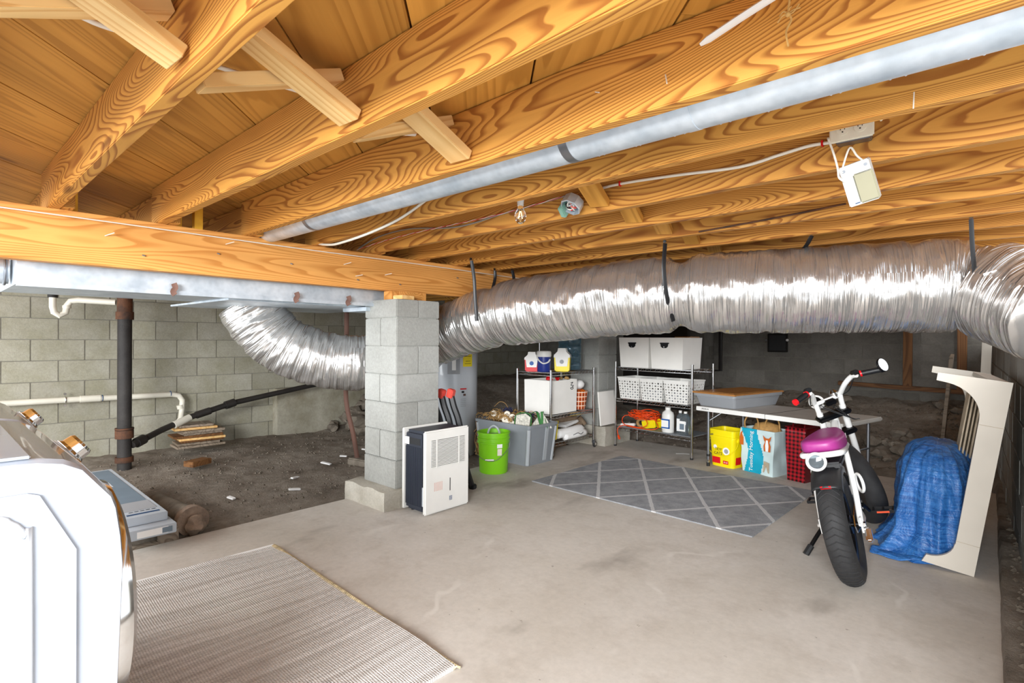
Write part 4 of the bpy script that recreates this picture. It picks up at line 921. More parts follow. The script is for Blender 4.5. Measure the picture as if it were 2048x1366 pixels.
t = thing('drink_jug', 'blue insulated drink jug with white lid between the two coolers', 'jug', (-3.475, 4.375, .866))
obj('barrel', lathe(bm_(), [(.0001, 0), (.068, 0), (.072, .01), (.072, .165), (.0001, .166)], 32), 'blue', t, smooth=.6); obj('lid', lathe(bm_(), [(.074, .155), (.077, .165), (.077, .20), (.07, .215), (.0001, .217)], 32), 'white', t, smooth=.6)
obj('handle', tube(bm_(), [(-.055, -.055, .18), (-.01, -.085, .13), (.045, -.075, .09), (.075, -.03, .10), (.08, .0, .13)], .009, 8, smooth=5, flat=.6), 'white', t, smooth=True)
t = thing('water_jug', 'large clear blue water cooler bottle at the back of the rolling shelf', 'bottle', (-3.545, 4.93, .866))
obj('bottle', lathe(bm_(), [(.0001, .0), (.12, .0), (.13, .015), (.13, .07), (.122, .082), (.13, .095), (.13, .17), (.122, .182), (.13, .195), (.13, .27), (.122, .282), (.13, .295), (.13, .36), (.09, .42), (.035, .45), (.03, .48), (.0001, .48)], 40), 'bluewater', t, smooth=.7)
obj('grip', torus(bm_(), (.125, -.05, .18), .035, .006, rot=(RX, 0, 1.2)), 'bluewater', t)
t = thing('white_carton', 'tall open white carton with a black squiggle on the rolling shelf', 'box', (-3.525, 4.56, .43), 0)
bm = bm_(); tote = None
bmesh.ops.create_cube(bm, size=1)
for v in bm.verts:
    v.co.x *= .36; v.co.y *= .44; v.co.z = (v.co.z+.5)*.345
    if v.co.z > .1: v.co.x *= 1.05; v.co.y *= .99
bmesh.ops.delete(bm, geom=[f for f in bm.faces if f.normal.z > .9], context='FACES_ONLY')
obj('carton', bm, 'cardw', t, smooth=False).modifiers.new('thickness', 'SOLIDIFY').thickness = .004
bm = bm_(); tube(bm, [(.189, .10, .31), (.189, .14, .315), (.189, .105, .285), (.189, .15, .28), (.189, .13, .262), (.189, .10, .255), (.189, .12, .24), (.189, .15, .25), (.189, .13, .268)], .0035, 5, smooth=5); obj('black_squiggle', bm, 'ink', t)
tag(obj('red_ribbon', rock(rock(bm_(), (-3.50, 4.50, .785), .045, 2), (-3.45, 4.58, .78), .035, 7), 'red'), 'bunched red ribbon sticking out of the white carton', 'ribbon')
tag(obj('dried_flowers', rock(rock(bm_(), (-3.43, 4.72, .785), .035, 3), (-3.47, 4.66, .783), .03, 8), 'twig'), 'tan dried flowers at the top of the white carton', 'flowers')
t = thing('plaid_basket', 'orange plaid basket with autumn leaves on the rolling shelf', 'basket', (-3.44, 4.94, .43))
obj('basket', lathe(bm_(), [(.0001, 0), (.085, 0), (.115, .2), (.112, .2), (.08, .01), (.0001, .01)], 28), 'plaid', t, smooth=.6)
lf = bm_()
for k in range(34): 
    a = r3.uniform(0, 6.28); rr = r3.uniform(.02, .10); box(lf, (rr*math.cos(a), rr*math.sin(a), .19+r3.uniform(-.01, .035)), (.05, .035, .003), rot=(r3.uniform(-1, 1), r3.uniform(-1, 1), a))
obj('autumn_leaves', lf, 'leaf', t)['kind'] = 'stuff'
tag(obj('white_pumpkin', lathe(bm_(), [(.0001, -.05), (.05, -.05), (.085, -.02), (.09, .01), (.07, .045), (.03, .055), (.0001, .045)], 24, (-3.45, 4.93, .70)), 'label_w', smooth=True), 'white fabric pumpkin on top of the orange plaid basket', 'pumpkin')
t = thing('rolled_bag', 'crumpled white plastic bag rolled up on the lowest rolling shelf', 'bag', (-3.40, 4.70, .151))
obj('roll', tube(bm_(), [(.06, -.28, .07), (.08, -.1, .075), (.07, .1, .08), (.02, .2, .06), (.0, .24, .05)], .05, 12, smooth=5, radii=None), 'label_w', t, smooth=True); obj('roll', tube(bm_(), [(.1, -.2, .035), (.12, 0, .04), (.1, .18, .04)], .034, 12, smooth=5), 'label_w', t, smooth=True)
obj('print', tube(bm_(), [(.148, -.1, .05), (.155, -.03, .065), (.155, .03, .045), (.148, .08, .06)], .003, 5, smooth=4), 'ink', t)
tag(obj('orange_package', box(bm_(), (-3.42, 4.36, .19), (.12, .16, .07), rot=(0, 0, .2), bev=.01), 'orange'), 'orange package at the near end of the lowest rolling shelf', 'package')
tag(obj('spray_tube', cyl(bm_(), (-3.34, 4.40, .17), (-3.33, 4.42, .36), .014, seg=12), 'label_y'), 'slim yellow and white tube standing on the lowest rolling shelf', 'tube')
tag(obj('folded_papers', box(bm_(), (-3.55, 4.85, .27), (.2, .3, .03), rot=(.1, 0, .1), bev=.004), 'label_w'), 'folded white papers behind the rolled bag on the lowest rolling shelf', 'papers')
for k, (a, b, r_) in enumerate((((-3.66, 4.5, .30), (-3.5, 5.0, .31), .035), ((-3.7, 4.6, .23), (-3.6, 5.05, .24), .045), ((-3.62, 4.95, .22), (-3.42, 5.02, .24), .05), ((-3.45, 4.98, .33), (-3.4, 5.03, .25), .03), ((-3.9, 4.55, .03), (-3.86, 5.0, .03), .03), ((-3.45, 4.5, .03), (-3.60, 4.75, .04), .028), ((-3.6, 4.4, .03), (-3.55, 4.85, .035), .03))):
    tag(obj('firewood_log', cyl(bm_(), a, b, r_, r_*.85, seg=10), 'bark', smooth=.6), 'short piece of weathered firewood on or under the lowest rolling shelf', 'log', 'firewood on the rolling shelf')
tag(obj('white_board', box(bm_(), (-3.262, 5.27, .425), (.014, .33, .38), rot=(0, -.10, 0), bev=.002), 'cardw', smooth=False), 'white board leaning on the far pillar between the shelves', 'board')
# --- on wire shelf (local frame of the shelf)
SH = Matrix.Translation((-2.677, 5.465, 0)) @ Matrix.Rotation(math.radians(-6), 4, 'Z')
def L2(x, y, z): return tuple(SH @ Vector((x, y, z)))
RZ = math.radians(-6)
def hbox(x, label, ajar):
    t = thing('storage_box', label, 'box', L2(x, -.02, .899), RZ)
    bm = bm_(); bmesh.ops.create_cube(bm, size=1)
    for v in bm.verts: k = 1.05 if v.co.z > 0 else .97; v.co.x *= .375*k; v.co.y *= .37*k; v.co.z = (v.co.z+.5)*.33
    obj('carton', bm, 'cardw', t, smooth=False)
    h = obj('metal_handle', box(bm_(), (-.02, -.193, .27), (.11, .008, .014), rot=(.04, 0, 0), bev=.003), 'blackm', t)
    bm = bm_(); prism(bm, [(-.045, 0), (.045, 0), (.04, -.03), (.02, -.045), (-.02, -.045), (-.04, -.03)], .012, TM((-.02, -.198, .265))); obj('cup_pull', bm, 'blackm', h, smooth=False)
    obj('rivet', cyl(bm_(), (-.02, -.199, .232), (-.02, -.203, .232), .005, seg=10), 'chrome', h)
    return t
hbox(-.235, 'left white storage box with black handle on the wire shelf', 0); hbox(.170, 'right white storage box with black handle on the wire shelf', 0)
tag(obj('brown_sheet', box(bm_(), L2(.26, .05, 1.236), (.2, .15, .008), rot=(0, 0, -.3)), 'brownlid'), 'thin brown sheet lying on the right white storage box', 'sheet')
def basket_mesh():
    bm = bm_(); W_, D_, H_ = .285, .34, .235
    def side(p0, p1, q0, q1, nu, nv, solid=.12):
        # p bottom left/right, q top left/right ; cells with octagonal holes
        def P(u, v): a = Vector(p0).lerp(Vector(p1), u); b = Vector(q0).lerp(Vector(q1), u); return a.lerp(b, v)
        for i in range(nu):
            for j in range(nv):
                u0, u1, v0, v1 = i/nu, (i+1)/nu, j/nv*.84+.04, (j+1)/nv*.84+.04
                if u0 < .01: u0 = 0
                cu, cv = (u0+u1)/2, (v0+v1)/2; rad = .33 if (i+j) % 2 == 0 else .20
                O = [P(*p) for p in ((u0, v0), (cu, v0), (u1, v0), (u1, cv), (u1, v1), (cu, v1), (u0, v1), (u0, cv))]
                I = [P(cu+(u1-u0)*rad*math.cos(a), cv+(v1-v0)*rad*math.sin(a)) for a in [math.radians(225+45*k) for k in range(8)]]
                OV = [bm.verts.new(p) for p in O]; IV = [bm.verts.new(p) for p in I]
                for k in range(8): bm.faces.new((OV[k], OV[(k+1) % 8], IV[(k+1) % 8], IV[k]))
        for v0, v1 in ((0, .04), (.88, 1)): bm.faces.new([bm.verts.new(P(*p)) for p in ((0, v0), (1, v0), (1, v1), (0, v1))])
    a, b, c, d = W_/2*.86, D_/2*.86, W_/2, D_/2
    c4 = [(-1, -1), (1, -1), (1, 1), (-1, 1)]
    for i in range(4):
        s0, s1 = c4[i], c4[(i+1) % 4]; side((s0[0]*a, s0[1]*b, 0), (s1[0]*a, s1[1]*b, 0), (s0[0]*c, s0[1]*d, H_), (s1[0]*c, s1[1]*d, H_), 8, 7)
    bm.faces.new([bm.verts.new((x*a, y*b, 0)) for x, y in c4])
    bmesh.ops.remove_doubles(bm, verts=bm.verts[:], dist=.0002)
    tube(bm, [(-c, -d, H_), (c, -d, H_), (c, d, H_), (-c, d, H_)], .008, 6, closed=True)
    return bm
bkm = mesh_of('basket', basket_mesh(), 'white', False)
for k, (x, lb) in enumerate(((-.30, 'left white plastic basket with round holes on the middle wire shelf'), (-.01, 'middle white plastic basket with round holes on the middle wire shelf'), (.285, 'right white plastic basket with round holes, beside the brown lidded bin'))):
    t = thing('plastic_basket', lb, 'basket', L2(x, -.045, .546), RZ, 'white baskets on the wire shelf'); o = obj('basket_wall', bkm, 'white', t); m = o.modifiers.new('thickness', 'SOLIDIFY'); m.thickness = .003
    obj('contents', box(bm_(), (0, 0, .06), (.22, .26, .10), bev=.02), 'label_g', t)
obj('liner', box(bm_(), (0, 0, .006), (.9, .38, .004)), 'tote', tag(obj('shelf_liner', box(bm_(), (0, 0, .003), (.9, .38, .002)), 'tote', loc=L2(0, 0, .216), rot=(0, 0, RZ)), 'dark grey liner sheet on the bottom wire shelf', 'liner'))
t = thing('extension_cord', 'coiled orange extension cord heaped on the bottom wire shelf', 'cord', L2(-.22, -.02, .222), RZ)
cp = []
for k in range(190):
    a = k*.33; rr = .125+.035*math.sin(k*.37); cp.append((rr*1.25*math.cos(a), rr*.8*math.sin(a), .10+.075*k/190+.018*math.sin(k*.9)))
cp += [(.2, -.08, .10), (.26, -.12, .04), (.20, -.16, .015), (.05, -.17, .012), (-.12, -.17, .02), (-.2, -.14, .06), (-.19, -.1, .12)]
cp += [(.0, -.12, .14), (.12, -.14, .10), (.14, -.16, .05), (.05, -.18, .02), (-.1, -.19, .03), (-.205, -.19, .0), (-.22, -.20, -.05), (-.20, -.21, -.09)]
obj('cord', tube(bm_(), cp, .0048, 6, smooth=2), 'orange', t, smooth=True); obj('plug', box(bm_(), (-.19, -.212, -.115), (.02, .02, .05), rot=(0, -.4, 0), bev=.004), 'orange', t)
t = thing('cord_reel', 'yellow cord winder under the orange extension cord', 'cord reel', L2(-.19, 0, .222), RZ)
obj('winder_body', box(bm_(), (.06, -.06, .05), (.16, .05, .09), rot=(0, -.15, .1), bev=.01), 'yellowp', t); obj('winder_arm', box(bm_(), (.14, .02, .06), (.06, .03, .10), bev=.008), 'yellowp', t); obj('rope_wrap', torus(bm_(), (-.03, -.08, .055), .04, .016, rot=(RX, 0, .3)), 'twig', t)
tag(obj('power_strip', box(bm_(), L2(-.36, -.13, .245), (.17, .045, .03), rot=(0, -.1, .1), bev=.006), 'white'), 'white power strip at the left end of the bottom wire shelf', 'power strip')
t = thing('white_jug', 'white plastic jug with a blue bordered label on the bottom wire shelf', 'jug', L2(.13, -.10, .219), RZ)
obj('jug_body', lathe(bm_(), [(.0001, 0), (.06, 0), (.066, .012), (.066, .185), (.058, .215), (.03, .235), (.026, .25), (.0001, .25)], 28, sy=.85), 'white', t, smooth=.7); obj('cap', cyl(bm_(), (0, 0, .247), (0, 0, .268), .028, seg=20), 'white', t)
obj('label', box(bm_(), (.004, -.056, .095), (.096, .006, .10), bev=.002), 'label_w', t); obj('blue_band', box(bm_(), (.004, -.0565, .140), (.098, .007, .014)), 'blue2', t); obj('blue_band', box(bm_(), (.004, -.0565, .055), (.098, .007, .014)), 'blue2', t); obj('blue_band', box(bm_(), (.047, -.0565, .098), (.012, .007, .09)), 'blue2', t)
t = thing('clear_bottle', 'clear bottle with a tall white label behind the white jug', 'bottle', L2(.235, -.03, .219), RZ)
obj('bottle', lathe(bm_(), [(.0001, 0), (.038, 0), (.042, .01), (.042, .17), (.02, .205), (.014, .215), (.0001, .215)], 24), 'bottle', t, smooth=.7); obj('cap', cyl(bm_(), (0, 0, .213), (0, 0, .238), .017, seg=16), 'white', t); obj('label', box(bm_(), (0, -.0415, .09), (.035, .003, .13)), 'label_w', t)
t = thing('clear_bottle', 'clear refill bottle with a blue grey printed label at the right shelf post', 'bottle', L2(.335, -.10, .219), RZ)
obj('bottle', lathe(bm_(), [(.0001, 0), (.052, 0), (.058, .012), (.058, .16), (.03, .21), (.016, .225), (.0001, .225)], 28), 'bottle', t, smooth=.7); obj('cap', cyl(bm_(), (0, 0, .222), (0, 0, .243), .018, seg=16), 'white', t); obj('label', box(bm_(), (-.008, -.0545, .095), (.07, .007, .105)), 'label_w', t); obj('label_print', box(bm_(), (-.008, -.0585, .09), (.05, .001, .06)), 'inkgrey', t)

# ============================================================ TABLE
TA = math.radians(-13.2)
t = thing('folding_table', 'low white folding table behind the bags', 'table', (-1.32, 5.19, 0), TA)
obj('tabletop', bx(bm_(), -.72, .58, -.35, .37, .535, .57, bev=.008), 'tabletop', t); obj('front_edge', bx(bm_(), -.722, .582, -.362, -.345, .532, .5715, bev=.004), 'white', t)
obj('centre_seam', bx(bm_(), -.034, -.032, -.3635, .372, .531, .5722), 'ink', t); text('lettering', 'MOSCA', .022, 'ink', t, (-.62, -.3635, .553), (RX, 0, 0))
for x in (-.64, .50):
    for y in (-.28, .30):
        lg = obj('leg', cyl(bm_(), (x, y, .06), (x, y, .54), .013, seg=12), 'steel', t); obj('lower_leg', cyl(bm_(), (x, y, .012), (x, y, .08), .011, seg=12), 'chrome', lg); obj('foot', cyl(bm_(), (x, y, 0), (x, y, .035), .0155, seg=12), 'blackp', lg); obj('leg_ring', cyl(bm_(), (x, y, .095), (x, y, .115), .016, seg=12), 'blackp', lg)
    obj('cross_brace', cyl(bm_(), (x, -.28, .30), (x, .30, .30), .008), 'steel', t)
    obj('locking_brace', cyl(bm_(), (x, -.28, .43), (x-.0+(.12 if x < 0 else -.12), -.2, .535), .007), 'steel', t)
t = thing('underbed_bin', 'shallow clear storage bin with a brown lid on the folding table', 'storage bin', (-1.845, 5.40, .572), TA)
obj('tub', tote_shell(.42, .80, .125, .90), 'clear', t, smooth=.5)
obj('lid', bx(bm_(), -.232, .232, -.425, .425, .122, .138, bev=.007), 'brownlid', t); obj('lid_ridge', bx(bm_(), -.19, .19, -.37, .37, .137, .142, bev=.004), 'brownlid', t)

# ============================================================ YELLOW PAIL, BAGS
t = thing('yellow_pail', 'square yellow pet litter pail under the left of the folding table', 'pail', (-1.875, 5.225, 0), math.radians(-14))
bm = bm_()
def rring(bm, sx, sy, z, rad=.035):
    pts = []
    for cx, cy, a0 in ((sx-rad, sy-rad, 0), (-sx+rad, sy-rad, 90), (-sx+rad, -sy+rad, 180), (sx-rad, -sy+rad, 270)):
        for k in range(5): a = math.radians(a0+22.5*k); pts.append(bm.verts.new((cx+rad*math.cos(a), cy+rad*math.sin(a), z)))
    return pts
R_ = [rring(bm, *q) for q in ((.118, .105, 0), (.133, .120, .27), (.142, .129, .272), (.142, .129, .292), (.136, .123, .294), (.137, .124, .335), (.145, .132, .337), (.145, .132, .352), (.136, .123, .35), (.118, .105, .01))]
for A, B in zip(R_, R_[1:]):
    for k in range(20): bm.faces.new((A[k], A[(k+1) % 20], B[(k+1) % 20], B[k]))
bm.faces.new(R_[0][::-1]); bm.faces.new(R_[-1]); obj('pail_body', bm, 'yellowp', t, smooth=.5)
obj('wire_handle', tube(bm_(), [(-.146, -.06, .27), (-.15, -.10, .2), (-.10, -.14, .135), (0, -.150, .115), (.10, -.14, .135), (.15, -.10, .2), (.146, -.06, .27)], .003, 6, smooth=5), 'yellowp', t)
for sx in (-1, 1): obj('handle_ear', box(bm_(), (sx*.14, -.05, .265), (.02, .04, .04), bev=.005), 'yellowp', t)
tl = (.055, 0, 0)
def pl(name, x, z, w, h, mat, bev=.002, yy=.0): return obj(name, box(bm_(), (x, -.1065-.056*z-.0015-yy, z), (w, .002, h), rot=(.056, 0, 0), bev=0), mat, t, smooth=False)
pl('red_label', -.055, .058, .085, .06, 'red'); pl('red_label', .045, .047, .055, .032, 'red'); obj('cat_oval', cyl(bm_(), (.052, -.1115, .155), (.052, -.1165, .155), .036, seg=20), 'label_w', t)
obj('cat_face', cyl(bm_(), (.054, -.117, .155), (.054, -.1178, .155), .022, seg=12), 'label_g', t); obj('small_oval', cyl(bm_(), (-.065, -.1125, .185), (-.065, -.1175, .185), .018, seg=16), 'label_w', t)
text('lettering', 'TIDY\nCATS', .036, 'ink', t, (-.03, -.1195, .145), (RX-.056, 0, 0)); text('lettering', '35 LB', .018, 'label_w', t, (.045, -.1125, .047), (RX-.056, 0, 0)); obj('side_label', box(bm_(), (.1245, -.03, .065), (.002, .08, .07), rot=(0, .06, 0)), 'red', t)
def soft_box(w, d, h, seed, amp=.012, lean=(0, 0), cuts=10, topopen=True):
    bm = bm_(); bmesh.ops.create_cube(bm, size=1); bmesh.ops.subdivide_edges(bm, edges=bm.edges[:], cuts=cuts, use_grid_fill=True)
    for v in bm.verts:
        k = v.co.z+.5; s_ = .9+.1*k
        v.co = Vector((v.co.x*w*s_+lean[0]*k, v.co.y*d*s_+lean[1]*k, k*h)); n = noise.noise_vector(v.co*7+Vector((seed, 0, 0)))
        v.co += Vector((n.x, n.y, 0))*amp
    if topopen: bmesh.ops.delete(bm, geom=[f for f in bm.faces if all(v.co.z > h-.001 for v in f.verts)], context='FACES')
    return bm
t = thing('shopping_bag', 'teal and pale printed woven shopping bag under the folding table', 'bag', (-1.53, 5.19, 0), math.radians(-18))
bm = soft_box(.34, .26, .40, 4, .016, cuts=34); bm.faces.ensure_lookup_table(); bm.normal_update()
o = obj('bag_body', bm, ['bagwhite', 'teal'], t, smooth=1.2)
for p in o.data.polygons:
    c = p.center
    if c.x < .035+.03*math.sin(c.z*12) and c.x > -.135+.05*math.sin(c.z*9) and p.normal.y < -.4: p.material_index = 1
o.modifiers.new('thickness', 'SOLIDIFY').thickness = .003
text('lettering', 'Tuesday Morning', .052, 'label_w', t, (-.04, -.148, .20), (RX, -PI/2, 0))
# corgi print (flat generic dog)
dg = obj('dog_print', prism(bm_(), [(-.03, 0), (.03, 0), (.034, .05), (.02, .085), (.03, .10), (.04, .14), (.015, .118), (-.015, .118), (-.04, .14), (-.03, .10), (-.02, .085), (-.034, .05)], .003, TM((.115, -.146, .22))), 'fur', t, smooth=False)
obj('dog_belly', prism(bm_(), [(-.012, .0), (.012, .0), (.016, .05), (.008, .1), (-.008, .1), (-.016, .05)], .002, TM((.115, -.1485, .222))), 'label_w', dg, smooth=False)
obj('dog_print', prism(bm_(), [(-.015, 0), (.02, 0), (.022, .07), (.005, .10), (.012, .13), (-.01, .11), (-.02, .06)], .003, TM((-.150, -.137, .24))), 'fur', t, smooth=False)
obj('dog_print', prism(bm_(), [(-.03, 0), (-.02, 0), (.0, .06), (.02, .0), (.03, 0), (.03, .09), (-.02, .10)], .003, TM((.10, -.138, .03))), 'slat', t, smooth=False)
t = thing('wicker_basket', 'tan wicker handbag with loop handles inside the teal shopping bag', 'bag', (-1.52, 5.20, .12))
obj('woven_body', lathe(bm_(), [(.0001, 0), (.10, 0), (.125, .15), (.13, .26), (.10, .32), (.0001, .345)], 28, sy=.6), 'wicker', t, smooth=True)
for dx in (-.12, .06): obj('loop_handle', tube(bm_(), [(dx-.05, -.05, .24), (dx-.055, -.06, .34), (dx, -.06, .41), (dx+.055, -.06, .36), (dx+.07, -.07, .24)], .007, 6, smooth=5), 'wicker', t, smooth=True)
t = thing('checked_bag', 'red and black checked glossy bag beside the teal bag', 'bag', (-1.20, 5.15, 0), math.radians(-14))
bm = soft_box(.17, .30, .46, 11, .006); o = obj('bag_body', bm, ['maroon', 'buffalo'], t, smooth=1.2); o.modifiers.new('thickness', 'SOLIDIFY').thickness = .003
for p in o.data.polygons:
    if p.normal.y < -.5: p.material_index = 1
obj('handle', tube(bm_(), [(-.05, -.10, .44), (-.045, -.08, .50), (0, -.05, .53), (.045, -.08, .50), (.05, -.10, .44)], .006, 6, smooth=5), 'maroon', t); obj('zip_edge', tube(bm_(), [(-.085, -.15, .462), (.085, -.15, .462), (.09, .15, .464), (-.085, .15, .464)], .006, 6, closed=True), 'maroon', t)
tag(obj('wire_stand', tube(tube(bm_(), [(-1.06, 5.02, .0), (-1.055, 5.03, .3), (-1.04, 5.08, .36), (-1.02, 5.14, .3), (-1.01, 5.16, .0)], .003, 6, smooth=3), [(-1.08, 5.0, .0), (-1.07, 5.01, .25), (-1.0, 5.2, .25), (-.99, 5.22, .0)], .003, 6), 'rust'), 'thin rusty wire stand between the checked bag and the bicycle', 'stand')

# ============================================================ BACK AREA
t = thing('vent_hatch', 'small black square vent in the back wall', 'vent', (-2.30, 8.33, 1.175)); obj('vent_frame', box(bm_(), (0, 0, 0), (.27, .03, .27), bev=.006), 'darkvoid', t); obj('louver_panel', box(bm_(), (0, -.014, 0), (.22, .01, .22), bev=.002), 'blackp', t)
obj('screw', cyl(bm_(), (.135, -.02, .04), (.135, -.03, .04), .018, seg=14), 'label_w', t); obj('screw', cyl(bm_(), (-.15, -.02, .04), (-.15, -.025, .04), .010, seg=14), 'steel', t)
tag(obj('black_vent_pipe', tube(bm_(), [(-3.10, 8.27, 1.95), (-3.10, 8.27, .74), (-3.35, 8.27, .74)], .028, 12), 'abs', smooth=.8), 'black pipe with an elbow on the back wall left of the vent', 'pipe')
for k, (x, y) in enumerate(((-.765, 8.2), (-.25, 8.2))):
    tag(obj('wood_post', box(bm_(), (0, 0, 0), (1.30, .09, .09), bev=.004), 'brownwood', smooth=False, loc=(x, y, 1.25), rot=(0, RX, 0)), ['brown wood post standing at the back wall, left one', 'brown wood post standing at the back wall, right one near the white frame'][k], 'post')
tag(obj('sill_plank', box(bm_(), (0, 0, 0), (1.6, .1, .05), bev=.004), 'brownwood', smooth=False, loc=(-.7, 8.17, .63), rot=(0, .03, 0)), 'brown plank lying at the foot of the back wall posts', 'plank')
tag(obj('dark_opening_sheet', bx(bm_(), -3.9, -2.95, 6.72, 6.8, .28, 1.75, bev=.004), 'darkvoid', smooth=False), 'dark upright panel standing in for the dark opening behind the white storage boxes', 'panel')  # flat near-black sheet, the darkness of an opening put into its colour
tag(obj('gray_plank', box(bm_(), (-.33, 7.1, .62), (.03, .22, .9), rot=(.12, .08, 0), bev=.003), 'oldwood', smooth=False), 'grey weathered plank leaning behind the white frame', 'plank')
tag(obj('fallen_slab', box(bm_(), (-1.55, 6.9, .33), (.9, .35, .12), rot=(.12, .05, -.12), bev=.03), 'rock', smooth=.6), 'long flat stone slab lying on the dirt bank behind the bicycle', 'stone')

# ============================================================ WHITE FRAME + SLATS + TARP
t = thing('white_bracket_frame', 'white painted wooden frame with curved arms leaning at the right wall', 'frame', (-.055, 3.61, 0), rot=(0, math.radians(8), math.radians(5)))
def arc(c, rx, rz, a0, a1, n=8): return [(c[0]+rx*math.cos(math.radians(a0+(a1-a0)*k/n)), c[1]+rz*math.sin(math.radians(a0+(a1-a0)*k/n))) for k in range(n+1)]
prof = [(-.215, 0), (0, 0), (0, 1.01), (-.295, 1.01), (-.295, .968)] + arc((-.27, .80), .172, .165, 84, 0, 9) + [(-.094, .14)] + arc((-.205, .135), .108, .095, 0, -88, 7)
for k, y in enumerate((0, .92)):
    T_ = TM((0, y, 0)); bm = prism(bm_(), prof, .022, T_); obj('side_bracket', bm, 'wframe', t, smooth=False)
obj('top_rail', bx(bm_(), -.09, -.004, .023, .918, .985, 1.008, bev=.002), 'wframe', t, smooth=False); obj('back_board', bx(bm_(), -.018, .0, .023, .918, .06, .984), 'wframe', t, smooth=False)
obj('joint_line', bx(bm_(), -.096, .001, -.0008, .0004, .775, .777), 'slat', t); obj('joint_line', bx(bm_(), -.096, .001, -.0008, .0004, .155, .157), 'slat', t)
t = thing('slat_bundle', 'bundle of thin plywood strips standing inside the white frame', 'boards', (-.10, 4.14, 0), rot=(0, math.radians(8), math.radians(8)))
for k in range(9): obj('slat', box(bm_(), (-.12+.018*k, .02*k*.3, .46+.004*(k % 3)), (.007+.002*(k % 2), .12, .92), bev=.001), 'slat', t, smooth=False)
tag(obj('tall_white_board', box(bm_(), (-.035, 5.6, .70), (.06, .02, 1.38), rot=(0, math.radians(1.5), 0), bev=.002), 'wframe', smooth=False), 'tall narrow white board standing at the right wall behind the frame', 'board')
def tarp():
    bm = bm_(); nu, nv = 150, 70; V_ = []
    for j in range(nv+1):
        t_ = j/nv; row = []
        for i in range(nu):
            a = 2*PI*i/nu; ph = t_*PI/2
            # dome : superellipse
            rr = math.sin(ph)**.55 if t_ > 0 else 0; zz = math.cos(ph)**.62 if t_ < 1 else 0
            ex = 2.6; ca, sa = math.cos(a), math.sin(a); k = (abs(ca)**ex+abs(sa)**ex)**(-1/ex)
            cx, cy = -.235, 4.16; x = .205*rr*k*ca; y = .44*rr*k*sa; z = .60*zz
            fold = noise.noise(Vector((ca*3.2, sa*3.2, z*.9)))*.055*(.3+t_)+noise.noise(Vector((ca*8, sa*8, z*2.5)))*.020+abs(noise.noise(Vector((x*11, y*11, z*7))))*-.022+noise.noise(Vector((x*24, y*24, z*20)))*.006
            x += ca*fold; y += sa*fold
            z += noise.noise(Vector((x*5, y*5, 2)))*.03*(1-t_)+.05*(-y)*(1-t_)*0
            # skirt flares towards the front left
            if z < .16:
                fl_ = (1-z/.16)**1.5*.10*max(0, math.cos(a-math.radians(228)))**1.2; x += ca*fl_*1.3; y += sa*fl_*1.3
            x = cx+x; lim = -.075+.10*z; x = min(x, lim)
            if y+cy < 3.66 and x > -.19: y = 3.66-cy+.01*math.sin(x*60)
            row.append(bm.verts.new((x, cy+y, max(.003, z))))
        V_.append(row)
    for A, B in zip(V_, V_[1:]):
        for k in range(nu): 
            bm.faces.new((A[k], A[(k+1) % nu], B[(k+1) % nu], B[k]))
    bmesh.ops.remove_doubles(bm, verts=bm.verts[:], dist=.0001)
    t = thing('blue_tarp', 'crumpled blue tarpaulin draped over a pile inside the white frame', 'tarp', (0, 0, 0)); obj('tarp_sheet', bm, 'tarp', t, smooth=True)
    # loose flap on the slab
    bm = bm_(); n1, n2 = 40, 24
    P0 = [(-.50, 3.63), (-.40, 3.70), (-.33, 3.80)]
    G = []
    for j in range(n2+1):
        w_ = j/n2; row = []
        for i in range(n1+1):
            u = i/n1; x = -.505+.33*u; yb = 3.62-.05*math.sin(u*PI)+.03*u; y = yb+w_*(.10+.30*u)
            z = .006+.10*w_*u**.6+.022*math.sin(u*9+w_*4)*w_+.03*abs(noise.noise(Vector((x*9, y*9, 0))))
            row.append(bm.verts.new((x, y, z)))
        G.append(row)
    for A, B in zip(G, G[1:]):
        for k in range(n1): bm.faces.new((A[k], A[k+1], B[k+1], B[k]))
    o = obj('loose_flap', bm, 'tarp', t, smooth=True); o.modifiers.new('thickness', 'SOLIDIFY').thickness = .004
tarp()

